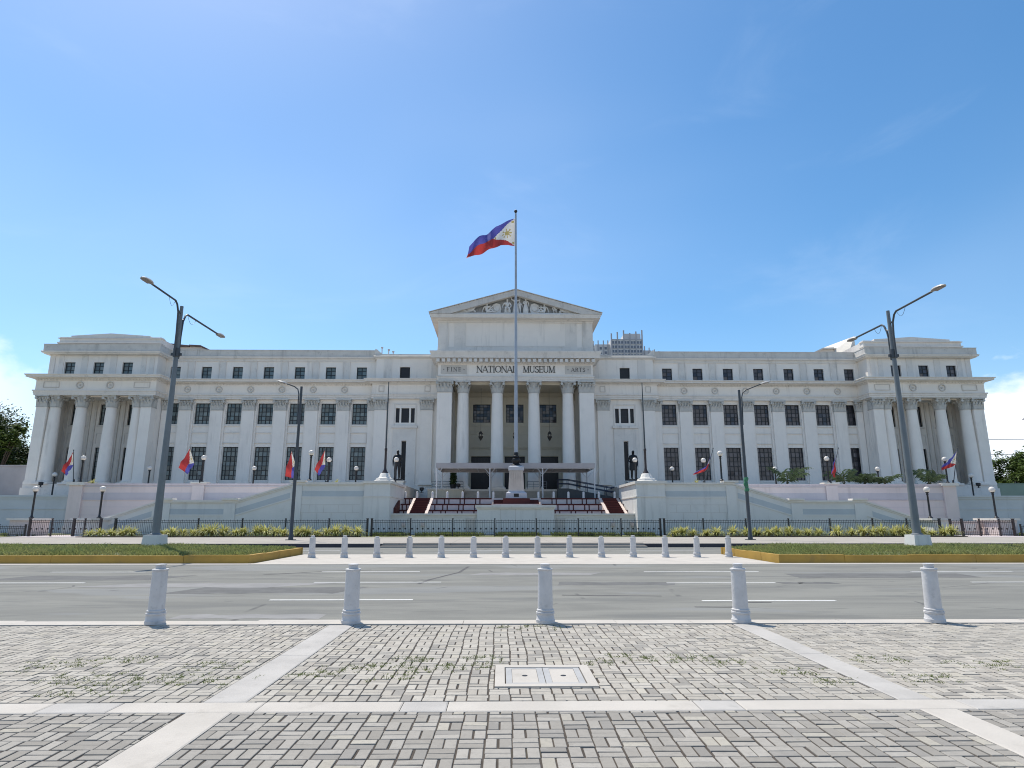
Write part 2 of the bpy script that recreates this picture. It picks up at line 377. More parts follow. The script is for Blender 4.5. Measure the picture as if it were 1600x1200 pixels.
def plaza():
    strips = [(-2.66, -2.28, -2, 10.30), (3.60, 3.92, -2, 10.30), (-40, 40, 5.83, 6.13)]
    cover = (-.07, .96, 6.60, 7.52)
    bed = B(); bed.box(-40, 40, -6, 10.34, -.4, -.009); kind(bed.build('plaza_bed', M_JOINT), 'structure')
    b = B(); rng = random.Random(3); g = .0066; T = .20
    def brick(x0, x1, y0, y1):
        for sx0, sx1, sy0, sy1 in strips + [cover]:                 # cut at the concrete bands
            if x1 > sx0 and x0 < sx1 and y1 > sy0 and y0 < sy1:
                cuts = []
                if x0 < sx0: cuts.append((x0, sx0, y0, y1))
                if x1 > sx1: cuts.append((sx1, x1, y0, y1))
                if y0 < sy0: cuts.append((max(x0, sx0), min(x1, sx1), y0, sy0))
                if y1 > sy1: cuts.append((max(x0, sx0), min(x1, sx1), sy1, y1))
                for c in cuts: brick(*c)
                return
        if x1 - x0 < .03 or y1 - y0 < .03: return
        gg = g * (.7 + .8 * rng.random()); x0 += gg; x1 -= gg; y0 += gg; y1 -= gg
        jx = rng.uniform(-.004, .004); jy = rng.uniform(-.004, .004); sk = rng.uniform(-.006, .006)
        z = rng.uniform(-.003, .002); ta = rng.uniform(-.012, .012); tb = rng.uniform(-.012, .012)
        cx, cy = (x0 + x1) / 2, (y0 + y1) / 2; ch = .0035
        def P(x, y, zz): return (x + jx + sk * (y - cy), y + jy - sk * (x - cx), zz + z + ta * (x - cx) + tb * (y - cy))
        top = [P(x0 + ch, y0 + ch, 0), P(x1 - ch, y0 + ch, 0), P(x1 - ch, y1 - ch, 0), P(x0 + ch, y1 - ch, 0)]
        mid = [P(x0, y0, -.0035), P(x1, y0, -.0035), P(x1, y1, -.0035), P(x0, y1, -.0035)]
        bot = [(x, y, -.03) for x, y, _ in mid]
        b.add(top + mid + bot, [(0, 1, 2, 3)] + [(4 + i, 4 + (i + 1) % 4, (i + 1) % 4, i) for i in range(4)] + [(8 + i, 8 + (i + 1) % 4, 4 + (i + 1) % 4, 4 + i) for i in range(4)])
    nx = int(16 / T)
    for i in range(-nx, nx):
        for j in range(int(1.6 / T), int(10.34 / T) + 1):
            sway = .012 * sin(j * .5) + .01 * sin(i * .21 + j * .17)
            x = i * T + .09 + sway; y = j * T - .04 + .01 * sin(i * .35)
            y1 = min(y + T, 10.33)
            if y1 - y < .05: continue
            if (i + j) % 2: brick(x, x + T, y, min(y + T / 2, y1)); brick(x, x + T, y + T / 2, y1) if y1 > y + T / 2 else None
            else: brick(x, x + T / 2, y, y1); brick(x + T / 2, x + T, y, y1)
    kind(b.build('plaza_paving', M_PAVE, smooth=0), 'structure')
    # concrete bands, cast in lengths
    def slab(b, x0, x1, y0, y1, zt=.004): 
        c = .012; b.add([(x0, y0, -.1), (x1, y0, -.1), (x1, y1, -.1), (x0, y1, -.1), (x0, y0, zt - .006), (x1, y0, zt - .006), (x1, y1, zt - .006), (x0, y1, zt - .006),
                         (x0 + c, y0 + c, zt), (x1 - c, y0 + c, zt), (x1 - c, y1 - c, zt), (x0 + c, y1 - c, zt)],
                        [(8, 9, 10, 11)] + [(4 + i, 4 + (i + 1) % 4, 8 + (i + 1) % 4, 8 + i) for i in range(4)] + [(i, (i + 1) % 4, 4 + (i + 1) % 4, 4 + i) for i in range(4)])
    w = B(); o = B()
    xs = [-30, -16, -9.4, -5.2, -3.95, -3.35, -2.1, -.87, -.47, 1.72, 2.1, 4.1, 7.5, 13, 30]
    for k in range(len(xs) - 1): slab(o if k in (4, 7, 9, 11) else w, xs[k] + .003, xs[k + 1] - .003, 5.832, 6.128)
    for x0, x1 in ((-2.66, -2.28), (3.60, 3.92)):
        for y0, y1 in ((-2, 1.6), (1.6, 3.9), (3.9, 5.832)): slab(w, x0, x1, y0 + .003, y1 - .003, .006)
        for y0, y1 in ((6.128, 8.1), (8.1, 10.31)): slab(o, x0, x1, y0 + .003, y1 - .003, .006)
    kind(w.build('concrete_band', M_CONC, smooth=0), 'structure'); kind(o.build('old_concrete_band', M_CONCG, smooth=0), 'structure')
    k = B(); rng = random.Random(5); x = -60.
    while x < 60:
        L = rng.choice((1.2, 2.4, 3.0)); k.box(x + .004, x + L - .004, 10.345 + rng.uniform(0, .015), 10.70, -.3, .012 + rng.uniform(-.003, .004)); x += L
    for x0, x1, d in ((-3.9, -2.6, .13), (1.0, 1.7, .05), (-9, -7.6, .1)): k.box(x0, x1, 10.70, 10.70 + d, -.3, .008)
    kind(k.build('plaza_kerb', M_CONC, smooth=0), 'structure')


plaza()


def utility_cover():
    t = thing('utility_cover', 'pale double utility cover set in a concrete surround in the brick plaza', 'utility cover', (.445, 7.06, 0))
    b = B(); x0, x1, y0, y1 = -.51, .51, -.455, .455; i = .10
    for q in ((x0, x1, y0, y0 + i), (x0, x1, y1 - i, y1), (x0, x0 + i, y0 + i, y1 - i), (x1 - i, x1, y0 + i, y1 - i)): b.box(*q, -.05, .012)
    b.build('surround', M_CONC, t, smooth=0)
    for a, c in ((x0 + i + .012, -.004), (.004, x1 - i - .012)):
        b = B(); w = .045; f = y0 + i + .012; h = y1 - i - .012
        for q in ((a, c, f, f + w), (a, c, h - w, h), (a, a + w * 1.4, f + w, h - w), (c - w * 1.4, c, f + w, h - w)): b.box(*q, -.05, .008)
        fr = b.build('cover_frame', M_PLATE, t, smooth=0)
        b = B(); b.box(a + w * 1.4 + .003, c - w * 1.4 - .003, f + w + .003, h - w - .003, -.05, .004)
        p = b.build('cover_plate', M_CONC, t, smooth=0)
        b = B(); b.lathe([(.03, .004), (.028, .007)], (a + c) / 2, 0, 10); b.build('lifting_eye', M_IRON, p)
    b = B(); b.box(x0 + i + .001, x1 - i - .001, y0 + i + .001, y1 - i - .001, -.06, -.02); b.build('pit_gap', M_IRON, t, smooth=0)


utility_cover()


def blades(b, x, y, z, n, h, spread, rng, w=.006, bend=.4):
    for _ in range(n):
        a = rng.uniform(0, 2 * pi); r = spread * math.sqrt(rng.random()); px, py = x + r * cos(a), y + r * sin(a)
        hh = h * rng.uniform(.5, 1.15); a2 = rng.uniform(0, 2 * pi); lx, ly = cos(a2) * hh * bend * rng.random(), sin(a2) * hh * bend * rng.random()
        wx, wy = -sin(a2) * w, cos(a2) * w
        if abs(wx) < w * .5: wx = w * .7
        b.add([(px - wx, py - wy, z), (px + wx, py + wy, z), (px + lx + wx * .6, py + ly + wy * .6, z + hh * .65), (px + lx * 2, py + ly * 2, z + hh)], [(0, 1, 2), (0, 2, 3)])


def weeds():
    rng = random.Random(11); b = B()
    spots = [(-1.7, 7.42, .28), (-1.31, 7.57, .25), (-.86, 7.41, .3), (-1.07, 7.89, .25), (-2.0, 7.2, .25), (-1.15, 7.05, .22), (-.4, 7.55, .3), (-3.24, 7.6, .35), (-4.23, 7.03, .5), (-3.6, 7.0, .4), (-5.0, 7.7, .4),
             (-5.6, 7.1, .5), (-4.5, 7.9, .35), (3.06, 7.2, .3), (2.5, 7.7, .3), (4.31, 7.81, .3), (4.36, 6.9, .3), (1.77, 7.85, .3), (1.35, 8.03, .2), (5.4, 7.5, .4), (2.2, 7.95, .25), (.4, 10.2, .5), (-.3, 7.95, .2), (1.1, 7.7, .2), (-3.9, 6.6, .4), (-2.9, 6.9, .3), (6.2, 7.0, .4), (3.3, 6.8, .2)]
    for x, y, r in spots:
        for _ in range(int(26 * r / .3)):
            if rng.random() < .5: px, py = x + rng.uniform(-r, r), round((y + rng.uniform(-r * .6, r * .6)) / .1) * .1 - .04
            else: px, py = round((x + rng.uniform(-r, r)) / .1) * .1 + .09, y + rng.uniform(-r * .6, r * .6)
            if py > 10.3 or (5.8 < py < 6.16) or (-.07 < px < .96 and 6.6 < py < 7.52): continue
            blades(b, px, py, -.006, 8, .027, .035, rng, .0036, 1.1)
    kind(tag(b.build('joint_weeds', M_GRASS2, smooth=0), 'small green weeds growing in the joints of the plaza bricks', 'weeds'), 'stuff')


weeds()
# crossing slab, far pavement, planting bed
b = B(); b.box(-9.1, 10.15, 23.62, 30.2, -.3, .012); b.box(-60, -9.1, 23.62, 24.2, -.3, .010); b.box(10.15, 60, 23.62, 24.1, -.3, .010); kind(b.build('crossing_slab', M_CONC, smooth=0), 'structure')
b = B()
for x0, x1, y0, y1 in [(-90 + 3 * k, -87 + 3 * k - .012, 38.16, 51.4) for k in range(61)]: b.box(x0, x1, y0, y1, -.3, .2)
kind(b.build('sidewalk', M_SIDE, smooth=0), 'structure')
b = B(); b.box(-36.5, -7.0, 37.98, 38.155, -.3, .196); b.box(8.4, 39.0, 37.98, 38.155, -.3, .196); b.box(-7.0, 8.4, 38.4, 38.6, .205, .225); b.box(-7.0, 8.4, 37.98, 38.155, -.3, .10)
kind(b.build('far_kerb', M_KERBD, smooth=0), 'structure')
b = B(); b.box(-7.0, 8.4, 37.4, 37.975, -.3, .085); kind(b.build('kerb_step', M_SIDE, smooth=0), 'structure')
b = B(); b.box(-33.5, -11.6, 51.46, 53.6, -.2, .26); b.box(14.0, 37.4, 51.46, 53.6, -.2, .26); kind(b.build('planting_bed', M_SOIL, smooth=0), 'structure')
b = B(); b.box(-90, 90, 51.4, 66, -.2, .195); kind(b.build('forecourt', M_TURF, smooth=0), 'structure')

# repaired patches and tar seams on the near road
rp = random.Random(17)
def patch(b, x0, x1, y0, y1, skew, z):
    n = 9; top = [(x0 + skew + (x1 - x0) * i / n + rp.uniform(-.12, .12), y1 + rp.uniform(-.10, .10)) for i in range(n + 1)]; bot = [(x0 + (x1 - x0) * i / n + rp.uniform(-.12, .12), y0 + rp.uniform(-.10, .10)) for i in range(n + 1)]
    b.add([(x, y, z) for x, y in bot + top], [(i, i + 1, n + 2 + i, n + 1 + i) for i in range(n)])
b = B(); patch(b, -7.6, -3.6, 14.6, 15.9, .5, .0021); patch(b, 1.3, 4.3, 16.3, 17.0, .3, .0021); patch(b, -14, -9.5, 17.8, 19.2, .6, .0021); patch(b, 8.3, 13.5, 18.2, 19.6, .2, .0021); patch(b, 7.2, 8.6, 16.55, 16.95, 0, .0021)
kind(b.build('road_patch', mat('patch_asphalt', (.155, .158, .155), .9, .2, 1.5, spec=.1, grime=((.2, .2, .19), 8, .5)), smooth=0), 'structure')
b = B(); patch(b, -10.5, -5.5, 15.9, 16.9, 1.4, .0022); patch(b, -1.0, 2.6, 19.2, 20.0, .4, .0022); patch(b, -5.5, -3.1, 11.0, 11.45, .1, .0022)
kind(b.build('pale_road_patch', mat('pale_patch_asphalt', (.265, .265, .26), .9, .15, 1.5, spec=.1, grime=((.2, .2, .19), 8, .5)), smooth=0), 'structure')
b = B()
for pts in ([(-2.1, 16.6), (-1.95, 17.8), (-1.3, 20.2), (-1.15, 22.6)], [(-7.0, 19.4), (-5.6, 20.6), (-4.2, 21.2)], [(1.3, 14.2), (3.4, 14.0)], [(3.6, 12.3), (4.4, 12.25)], [(4.6, 12.9), (5.3, 12.95)]):
    for (ax, ay), (cx, cy) in zip(pts[:-1], pts[1:]):
        L = math.hypot(cx - ax, cy - ay); nx, ny = -(cy - ay) / L * .05, (cx - ax) / L * .05; b.quad((ax - nx, ay - ny, .003), (ax + nx, ay + ny, .003), (cx + nx, cy + ny, .003), (cx - nx, cy - ny, .003))
kind(b.build('road_seam', mat('seam_asphalt', (.13, .13, .13), .9, .3, 4, spec=.1), smooth=0), 'structure')

# lane markings, worn paint sheets
LM = [(-13.9, -11.0, 20.45), (-5.58, -2.55, 20.45), (4.42, 8.0, 20.3), (12.8, 16, 20.3), (-17, -10.7, 17.05), (-4.85, -1.57, 17.1), (4.23, 7.03, 16.8), (12.2, 15, 16.9), (-4.69, -1.8, 13.45), (4.02, 6.71, 13.2), (-13.5, -10.6, 13.5), (11.7, 14.5, 13.2)]
b = B()
for x0, x1, y in LM: b.box(x0, x1, y - .055, y + .055, -.05, .004)
for x0, x1 in ((-13, -8.5), (-3, .5), (6.6, 10.2), (15, 19)): b.box(x0, x1, 34.3, 34.44, -.05, -.006)
kind(b.build('lane_marking', M_PAINTW, smooth=0), 'structure')


# medians: yellow kerb ring and grass
def median(sgn, x_in, label):
    xo = sgn * 60
    t = thing('median', label, 'median', (x_in, 27.3, 0), 0, 'grass medians between the two roads')
    b = B((x_in, 27.3, 0)); rng = random.Random(2); L = abs(xo - x_in); k = 0; y0, y1 = 24.22, 30.6
    x = x_in
    n = int(L / 2.4)
    for i in range(n):                      # cast kerb lengths along both sides
        a = x_in + sgn * L * i / n; c = x_in + sgn * L * (i + 1) / n - sgn * .008; a, c = min(a, c), max(a, c)
        d = rng.uniform(-.008, .008); h = .29 + rng.uniform(-.012, .012)
        b.box(a, c, y0 + d, y0 + .18 + d, -.2, h); b.box(a, c, y1 - .18 + d, y1 + d, -.2, h)
    a, c = (x_in, x_in + sgn * .18) if sgn > 0 else (x_in - .18, x_in)
    for i in range(4): b.box(a + rng.uniform(-.006, .006), c, y0 + .185 + i * 1.5, y0 + .185 + i * 1.5 + 1.48, -.2, .29 + rng.uniform(-.01, .01))
    b.build('kerb', M_YEL, t, smooth=0)
    b = B((x_in, 27.3, 0)); nx = 60; ny = 8; vs = []; fs = []
    for i in range(nx + 1):
        for j in range(ny + 1):
            u = x_in + sgn * (.16 + (L - .2) * i / nx); v = y0 + .16 + (y1 - y0 - .32) * j / ny
            vs.append((u, v, .25 + .16 * sin(pi * j / ny) ** .6 * min(1, i / 2) + rng.uniform(-.02, .02)))
    for i in range(nx):
        for j in range(ny):
            q = (i * (ny + 1) + j, (i + 1) * (ny + 1) + j, (i + 1) * (ny + 1) + j + 1, i * (ny + 1) + j + 1)
            fs.append(q if sgn > 0 else q[::-1])
    b.add(vs, fs); b.build('turf', M_TURF, t)
    g = B(); rng = random.Random(4 + sgn)
    for _ in range(30000):
        u = .2 + 19 * rng.random(); v = rng.random(); x = x_in + sgn * u; y = y0 + .2 + (y1 - y0 - .4) * v
        z = .24 + .16 * sin(pi * v) ** .6 * min(1, u / 2)
        clump = .5 + .5 * sin(x * 1.3 + 2 * sin(y * 1.7)) * sin(y * 2.1 + x * .4)
        if rng.random() > .35 + .65 * clump: continue
        blades(g, x, y, z, 4, .09 + .15 * clump * rng.random(), .08, rng, .012, .6)
    o = kind(tag(g.build('median_grass', M_GRASS, smooth=0), 'grass growing on the ' + ('right' if sgn > 0 else 'left') + ' yellow-kerbed median', 'grass'), 'stuff')


median(-1, -9.3, 'grassy median with a yellow kerb, under the left double-arm lamp post')
median(1, 10.35, 'grassy median with a yellow kerb, under the right double-arm lamp post')


# ------------------------------------------------------------------ bollards
def make_bollard():
    t = thing('bollard', '', 'bollard', (0, 0, 0))
    b = B(); b.lathe([(.150, 0), (.150, .05), (.141, .06), (.136, .13), (.146, .14), (.146, .165), (.128, .172), (.128, .18), (.136, .186), (.136, .20), (.125, .21)], n=24); b.build('base', M_BOLL, t)
    b = B(); b.lathe([(.120, .20), (.111, .795), (.122, .80), (.122, .818), (.108, .824)], n=24); b.build('shaft', M_BOLL, t)
    b = B(); b.lathe([(.073, .815), (.073, .872), (.081, .88), (.081, .893), (.04, .90)], n=24); b.build('cap', M_BOLL, t)
    return t


bol = make_bollard()
FB = ['leftmost near bollard, standing on the plaza edge left of the left concrete band', 'near white bollard at the street end of the left concrete band', 'middle near bollard, behind the utility cover',
      'near white bollard at the street end of the right concrete band', 'rightmost near bollard, standing on the plaza edge right of the right concrete band']
for k, (x, y) in enumerate([(-5.40, 10.47), (-2.36, 10.47), (.69, 10.47), (3.79, 10.47), (6.87, 10.45)]):
    o = bol if k == 0 else dup(bol, (x, y, 0), k * 1.1)
    o.location = (x, y, .008); o['label'] = FB[k]; o['group'] = 'near row of bollards along the plaza edge'
    o.rotation_euler = (random.uniform(-.012, .012), random.uniform(-.012, .012), k)
for k in range(14):
    x = -8.02 + (9.70 + 8.02) * k / 13
    lab = 'far white bollard on the crossing slab, ' + ('leftmost, beside the left yellow kerb' if k == 0 else 'rightmost, beside the right yellow kerb' if k == 13 else ORD[k] + ' from the left in its row')
    o = dup(bol, (x, 27.7 + random.uniform(-.05, .05), .012), k * .7, lab, 'far row of bollards across the gap between the medians')
    o.rotation_euler = (random.uniform(-.02, .02), random.uniform(-.02, .02), k); o.scale = (1.1, 1.1, random.uniform(.97, 1.02))


# ------------------------------------------------------------------ street lamps
def lamp_head(parent, p, d, tilt, s=1):            # cobra head pointing along d (unit xy), at p
    b = B(); L = .75 * s
    n = 10; secs = [(0, .05, .04), (.12, .08, .06), (.3, .15, .10), (.55, .17, .10), (.85, .13, .07), (1, .03, .02)]
    vs = []; fs = []
    for t, w, h in secs:
        for i in range(n):
            a = 2 * pi * i / n; lx = t * L; lw = w * s * cos(a); lz = (h * s * sin(a)) * (1 if sin(a) > 0 else .25)
            vs.append((p[0] + d[0] * lx - d[1] * lw, p[1] + d[1] * lx + d[0] * lw, p[2] + lz + lx * tilt))
    for k in range(len(secs) - 1):
        for i in range(n): fs.append((k * n + i, k * n + (i + 1) % n, (k + 1) * n + (i + 1) % n, (k + 1) * n + i))
    fs.append(tuple(range(n - 1, -1, -1))); fs.append(tuple((len(secs) - 1) * n + i for i in range(n)))
    b.add(vs, fs); h = b.build('lamp_head', M_LAMPH, parent)
    b = B()
    b.add([(p[0] + d[0] * L * t - d[1] * w * s, p[1] + d[1] * L * t + d[0] * w * s, p[2] - .035 * s + L * t * tilt) for t, w in ((.25, -.11), (.85, -.1), (.85, .1), (.25, .11))] +
          [(p[0] + d[0] * L * t - d[1] * w * s, p[1] + d[1] * L * t + d[0] * w * s, p[2] - .005 + L * t * tilt) for t, w in ((.25, -.11), (.85, -.1), (.85, .1), (.25, .11))],
          [(0, 1, 2, 3), (7, 6, 5, 4), (0, 4, 5, 1), (1, 5, 6, 2), (2, 6, 7, 3), (3, 7, 4, 0)]); b.build('lens', M_LENS, h)


def big_lamp(x, y, top, ynear, znear, yfar, zfar, label):
    t = thing('street_lamp', label, 'street lamp', (x, y, .3), 0, 'double-arm lamp posts on the medians')
    b = B((x, y, .3)); c = .40
    b.add([(x - c, y - c, .2), (x + c, y - c, .2), (x + c, y + c, .2), (x - c, y + c, .2), (x - c * .86, y - c * .86, .93), (x + c * .86, y - c * .86, .93), (x + c * .86, y + c * .86, .93), (x - c * .86, y + c * .86, .93)],
          [(0, 1, 5, 4), (1, 2, 6, 5), (2, 3, 7, 6), (3, 0, 4, 7), (4, 5, 6, 7)]); b.build('footing', M_RAMP, t, smooth=0)
    b = B((x, y, .3)); b.lathe([(.24, .93), (.24, .97), (.172, 1.0), (.15, 3), (.122, 6), (.097, 9.0), (.076, top)], x, y, 14); b.build('pole', M_GALV, t)
    b = B((x, y, .3)); b.lathe([(.15, 8.95), (.15, 9.35)], x, y, 12); b.box(x - .23, x + .23, y - .05, y + .05, 9.0, 9.12); b.build('clamp', M_GALV2, t)
    for s, ye, ze in ((-1, ynear, znear), (1, yfar, zfar)):
        b = B((x, y, .3)); ya = y + s * .2
        yk = y + s * .6; zk = ze - .02
        pts = [(x, ya, 8.9), (x, ya, 10.0), (x, y + s * .26, zk - .45), (x, y + s * .42, zk - .12), (x, yk, zk)]
        for q in range(1, 5): pts.append((x, yk + (ye - s * .3 - yk) * q / 4, zk + (ze - zk) * q / 4))
        b.tube(pts, .045, 8); b.tube([(x, y, zk - .5), (x, y + s * .28, zk - .35)], .03, 6)
        # drooping service wire
        w = [(x, yk + (ye - yk) * .25 * q, zk + (ze - zk) * .25 * q - .35 * sin(pi * q)) for q in [i / 6 for i in range(7)]]
        b.tube(w, .008, 4); arm = b.build('lamp_arm', M_GALV2, t)
        lamp_head(t, (0, ye - y - s * .35, ze - .3), (0, s), (ze - zk) / abs(ye - yk) * .8, 1.15)


big_lamp(-15.1, 28.5, 11.4, 25.6, 11.5, 32.6, 11.2, 'tall grey double-arm lamp post on a pale footing in the left grassy median')
big_lamp(18.25, 28.2, 11.25, 24.8, 11.06, 31.3, 10.76, 'tall grey double-arm lamp post on a pale footing in the right grassy median')


def small_lamp(x, y, z, top, hx, hz, label, rag=False):
    t = thing('street_lamp', label, 'street lamp', (x, y, z), 0, 'single-arm lamp posts on the far pavement')
    b = B((x, y, z)); b.box(x - .28, x + .28, y - .28, y + .28, z, z + .05); b.lathe([(.17, z + .05), (.16, z + .3), (.13, z + .35), (.12, 3), (.085, top)], x, y, 12); b.build('pole', M_GALV2, t)
    s = 1 if hx > x else -1
    b = B((x, y, z)); xa = x + s * .16; b.tube([(x + s * .1, y, 8.2), (xa, y, 9.6), (xa, y, top - .55), (x + s * .25, y, top - .2), (x + s * .5, y, top)] + [(x + s * .5 + (hx - s * .3 - x - s * .5) * q / 3, y, top + (hz - top) * q / 3) for q in (1, 2, 3)], .042, 8)
    b.build('lamp_arm', M_GALV2, t)
    lamp_head(t, (hx - s * .35 - x, 0, hz - z), (s, 0), .25, 1.05)
    if rag:
        b = B((x, y, z)); vs = []; fs = []
        for k in range(9):
            zz = 3.5 + 1.0 * k / 8; r = .145 + .03 * sin(k * 2.1)
            vs += [(x + r * (1 + .25 * sin(k + i)) * cos(2 * pi * i / 7), y + r * sin(2 * pi * i / 7), zz) for i in range(7)]
        for k in range(8):
            for i in range(7): fs.append((k * 7 + i, k * 7 + (i + 1) % 7, k * 7 + 7 + (i + 1) % 7, k * 7 + 7 + i))
        b.add(vs, fs); tag(b.build('wrapped_cloth', mat('green_cloth', (.06, .22, .12), .8, .3, 4), None, (x, y, z)), 'torn green cloth tied round the right single-arm lamp post', 'cloth')


small_lamp(-14.4, 44.5, .2, 10.9, -15.75, 11.1, 'dark single-arm lamp post on the far pavement, left of the entrance')
small_lamp(17.15, 44.5, .2, 10.75, 19.1, 11.2, 'dark single-arm lamp post with a green cloth tied round it, right of the entrance', True)

# ------------------------------------------------------------------ museum
AX = 1.65
MO = (0, 76, 0)
MUS = thing('museum_building', 'long white neoclassical museum with a columned portico and triangular pediment', 'museum', (AX, 76, 0))
def MB(): return B(MO)
def lr(f):
    for s in (1, -1): f(s)


WIN = [19.9 + 4.0 * k for k in range(7)]
PIL = [17.9 + 4.0 * k for k in range(8)]
PAVW = [48.9, 52.5, 56.1]
LW = (6.38, 10.52); UW = (13.4, 16.1); AW = (19.32, 20.9)
XP0, XP1, YP, YW, YC, YR = 44.9, 59.0, 77.5, 80.0, 79.3, 81.0

# walls with openings (right half built, mirrored)
b = MB(); b.wall(17.9, XP0, 2.0, 22, YW, .35, [(x - .95, x + .95, *LW) for x in WIN] + [(x - .95, x + .95, *UW) for x in WIN] + [(x - .65, x + .65, *AW) for x in WIN]); b.mirror(); b.build('wall', M_WALL, MUS, smooth=0)
b = MB(); b.wall(XP0, XP1, 2.0, 17, YR, .35, [(x - .95, x + .95, *LW) for x in PAVW] + [(x - .95, x + .95, *UW) for x in PAVW]); b.mirror(); b.build('wall', M_WALL, MUS, smooth=0)
b = MB(); b.wall(XP0 + .3, XP1 - .3, 19, 22, YP + .5, .35, [(x - .65, x + .65, 19.4, 20.95) for x in PAVW]); b.box(XP0 + .3, XP0 + .34, YP + .51, YW + .3, 19, 22); b.box(XP0 - .02, XP0 + .29, YW + .01, YW + .3, 19, 22); b.box(XP1 - .34, XP1 - .3, YP + .51, 112, 2, 22); b.box(XP1 - .36, XP1 - .32, YP + .51, 112, 2, 22); b.mirror(); b.build('wall', M_WALL, MUS, smooth=0)
CW = 13.97
b = MB(); b.wall(9.6, 17.9, 2.0, 22, YC, .35, [(CW + a, CW + c, 13.55, 15.42) for a, c in ((-1.2, -.72), (-.5, .5), (.72, 1.2))] + [(13.72, 14.28, 6.3, 11.2), (13.55, 14.85, 19.25, 20.8)]); b.box(17.86, 17.9, YC + .01, YW, 2, 22); b.mirror(); b.build('wall', M_WALL, MUS, smooth=0)
# roof slab and rear bulk
b = MB(); b.box(-58.6, 58.6, 80.5, 112, 21.9, 22.1); b.build('roof', M_ROOF, MUS, smooth=0)
b = MB(); b.box(-58.7, 58.7, 111.6, 112, 0, 22); b.build('wall', M_WALL, MUS, smooth=0)

# entablature, cornices, parapets swept along the stepped front
PATH = [(9.66, YC), (17.9, YC), (17.9, YW), (XP0, YW), (XP0, YP), (XP1, YP), (XP1, 112)]
def swept(name, prof, m, path=PATH):
    b = MB(); b.sweep(path, prof); b.mirror(); return b.build(name, m, MUS)
swept('architrave', [(-.6, 16.58), (.42, 16.58), (.42, 16.80), (.47, 16.82), (.47, 17.02), (.56, 17.06), (.56, 17.2), (.36, 17.22), (-.6, 17.22)], M_TRIM)
swept('frieze', [(-.5, 17.22), (.34, 17.22), (.34, 18.42), (-.5, 18.42)], M_WALL)
swept('cornice', [(-.5, 18.42), (.42, 18.42), (.42, 18.58), (.62, 18.6), (.62, 18.68), (1.15, 18.72), (1.15, 18.88), (1.28, 18.98), (1.28, 19.06), (.2, 19.12), (-.5, 19.12)], M_TRIM)
swept('attic_cornice', [(-.3, 21.88), (.12, 21.88), (.16, 21.98), (.34, 22.02), (.34, 22.14), (.40, 22.22), (.2, 22.3), (-.3, 22.3)], M_TRIM)
swept('parapet', [(-.3, 22.3), (.2, 22.3), (.2, 23.05), (.24, 23.06), (.24, 23.15), (-.3, 23.15)], M_DIRTY, PATH[2:])
swept('parapet', [(-.3, 22.3), (.2, 22.3), (.2, 22.46), (-.3, 22.5)], M_DIRTY, PATH[:3])
b = MB(); b.prism_y([(17.2, 22.5), (17.9, 23.13), (18.15, 23.13), (18.15, 22.3), (15.6, 22.5)], YC - .1, YC + .35); b.mirror(); b.build('parapet_end', M_COPE, MUS)
# dentils under the cornice
b = MB()
def dent(x0, x1, y, z0, z1, w, gap):
    n = int((x1 - x0) / (w + gap))
    for i in range(n): x = x0 + (x1 - x0) * (i + .5) / n; b.box(x - w / 2, x + w / 2, y - .1, y, z0, z1)
dent(18.4, XP0 - .6, YW - .42, 18.43, 18.57, .17, .2); dent(10.8, 17.3, YC - .42, 18.43, 18.57, .17, .2); dent(XP0 - .2, XP1 + .3, YP - .42, 18.43, 18.57, .17, .2)
b.mirror(); b.build('dentil_course', M_TRIM, MUS, smooth=0)
# attic pilaster strips, wall base course, spandrel mouldings, sills
b = MB()
for k, x in enumerate(PIL):
    for d in (-.42, .42) if 0 < k < 7 else ():
        b.box(x + d - .05, x + d + .05, YW - .12, YW, 19.1, 21.9)
    if 0 < k < 7: b.box(x - .38, x + .38, YW - .03, YW, 19.1, 21.9)
b.box(18.2, XP0, YW - .10, YW, 21.62, 21.9)
for x in [50.7, 54.3]: b.box(x - .4, x + .4, YP + .45, YP + .5, 19.1, 21.9)
for x in (45.9, 46.9, 57.2, 58.3): b.box(x - .3, x + .3, YP + .43, YP + .5, 19.1, 21.9)
for x in (10.3, 16.4): b.box(x - .5, x + .5, YC - .05, YC, 19.1, 21.9)
for x in WIN:
    b.box(x - 1.12, x + 1.12, YW - .12, YW, 13.16, 13.38)
    b.box(x - 1.12, x + 1.12, YW - .10, YW, 6.12, 6.36)
    for q in ((-1.0, 1.0, 12.28, 12.38), (-1.0, 1.0, 10.98, 11.04), (-1.06, -1.0, 10.98, 12.38), (1.0, 1.06, 10.98, 12.38)): b.box(x + q[0], x + q[1], YW - .13, YW, q[2], q[3])
for x in PAVW:
    b.box(x - 1.12, x + 1.12, YR - .12, YR, 13.16, 13.38)
    for q in ((-1.0, 1.0, 12.28, 12.38), (-1.06, -1.0, 10.98, 12.38), (1.0, 1.06, 10.98, 12.38)): b.box(x + q[0], x + q[1], YR - .05, YR, q[2], q[3])
    for d in (-1.45, 1.45): b.box(x + d - .12, x + d + .12, YR - .12, YR, 5.7, 16.6)
b.box(17.9, XP0, YW - .3, YW, 2.0, 5.95); b.box(17.9, XP0, YW - .22, YW, 5.95, 6.1)
b.box(XP0 - .15, XP1 + .25, YP - .35, YR, 2.0, 5.28); b.box(XP0 - .05, XP1 + .12, YP - .2, YR, 5.28, 5.72)
b.box(9.68, 17.95, YC - .3, YC, 2.0, 5.5); b.box(9.68, 17.9, YC - .22, YC, 5.5, 5.7)
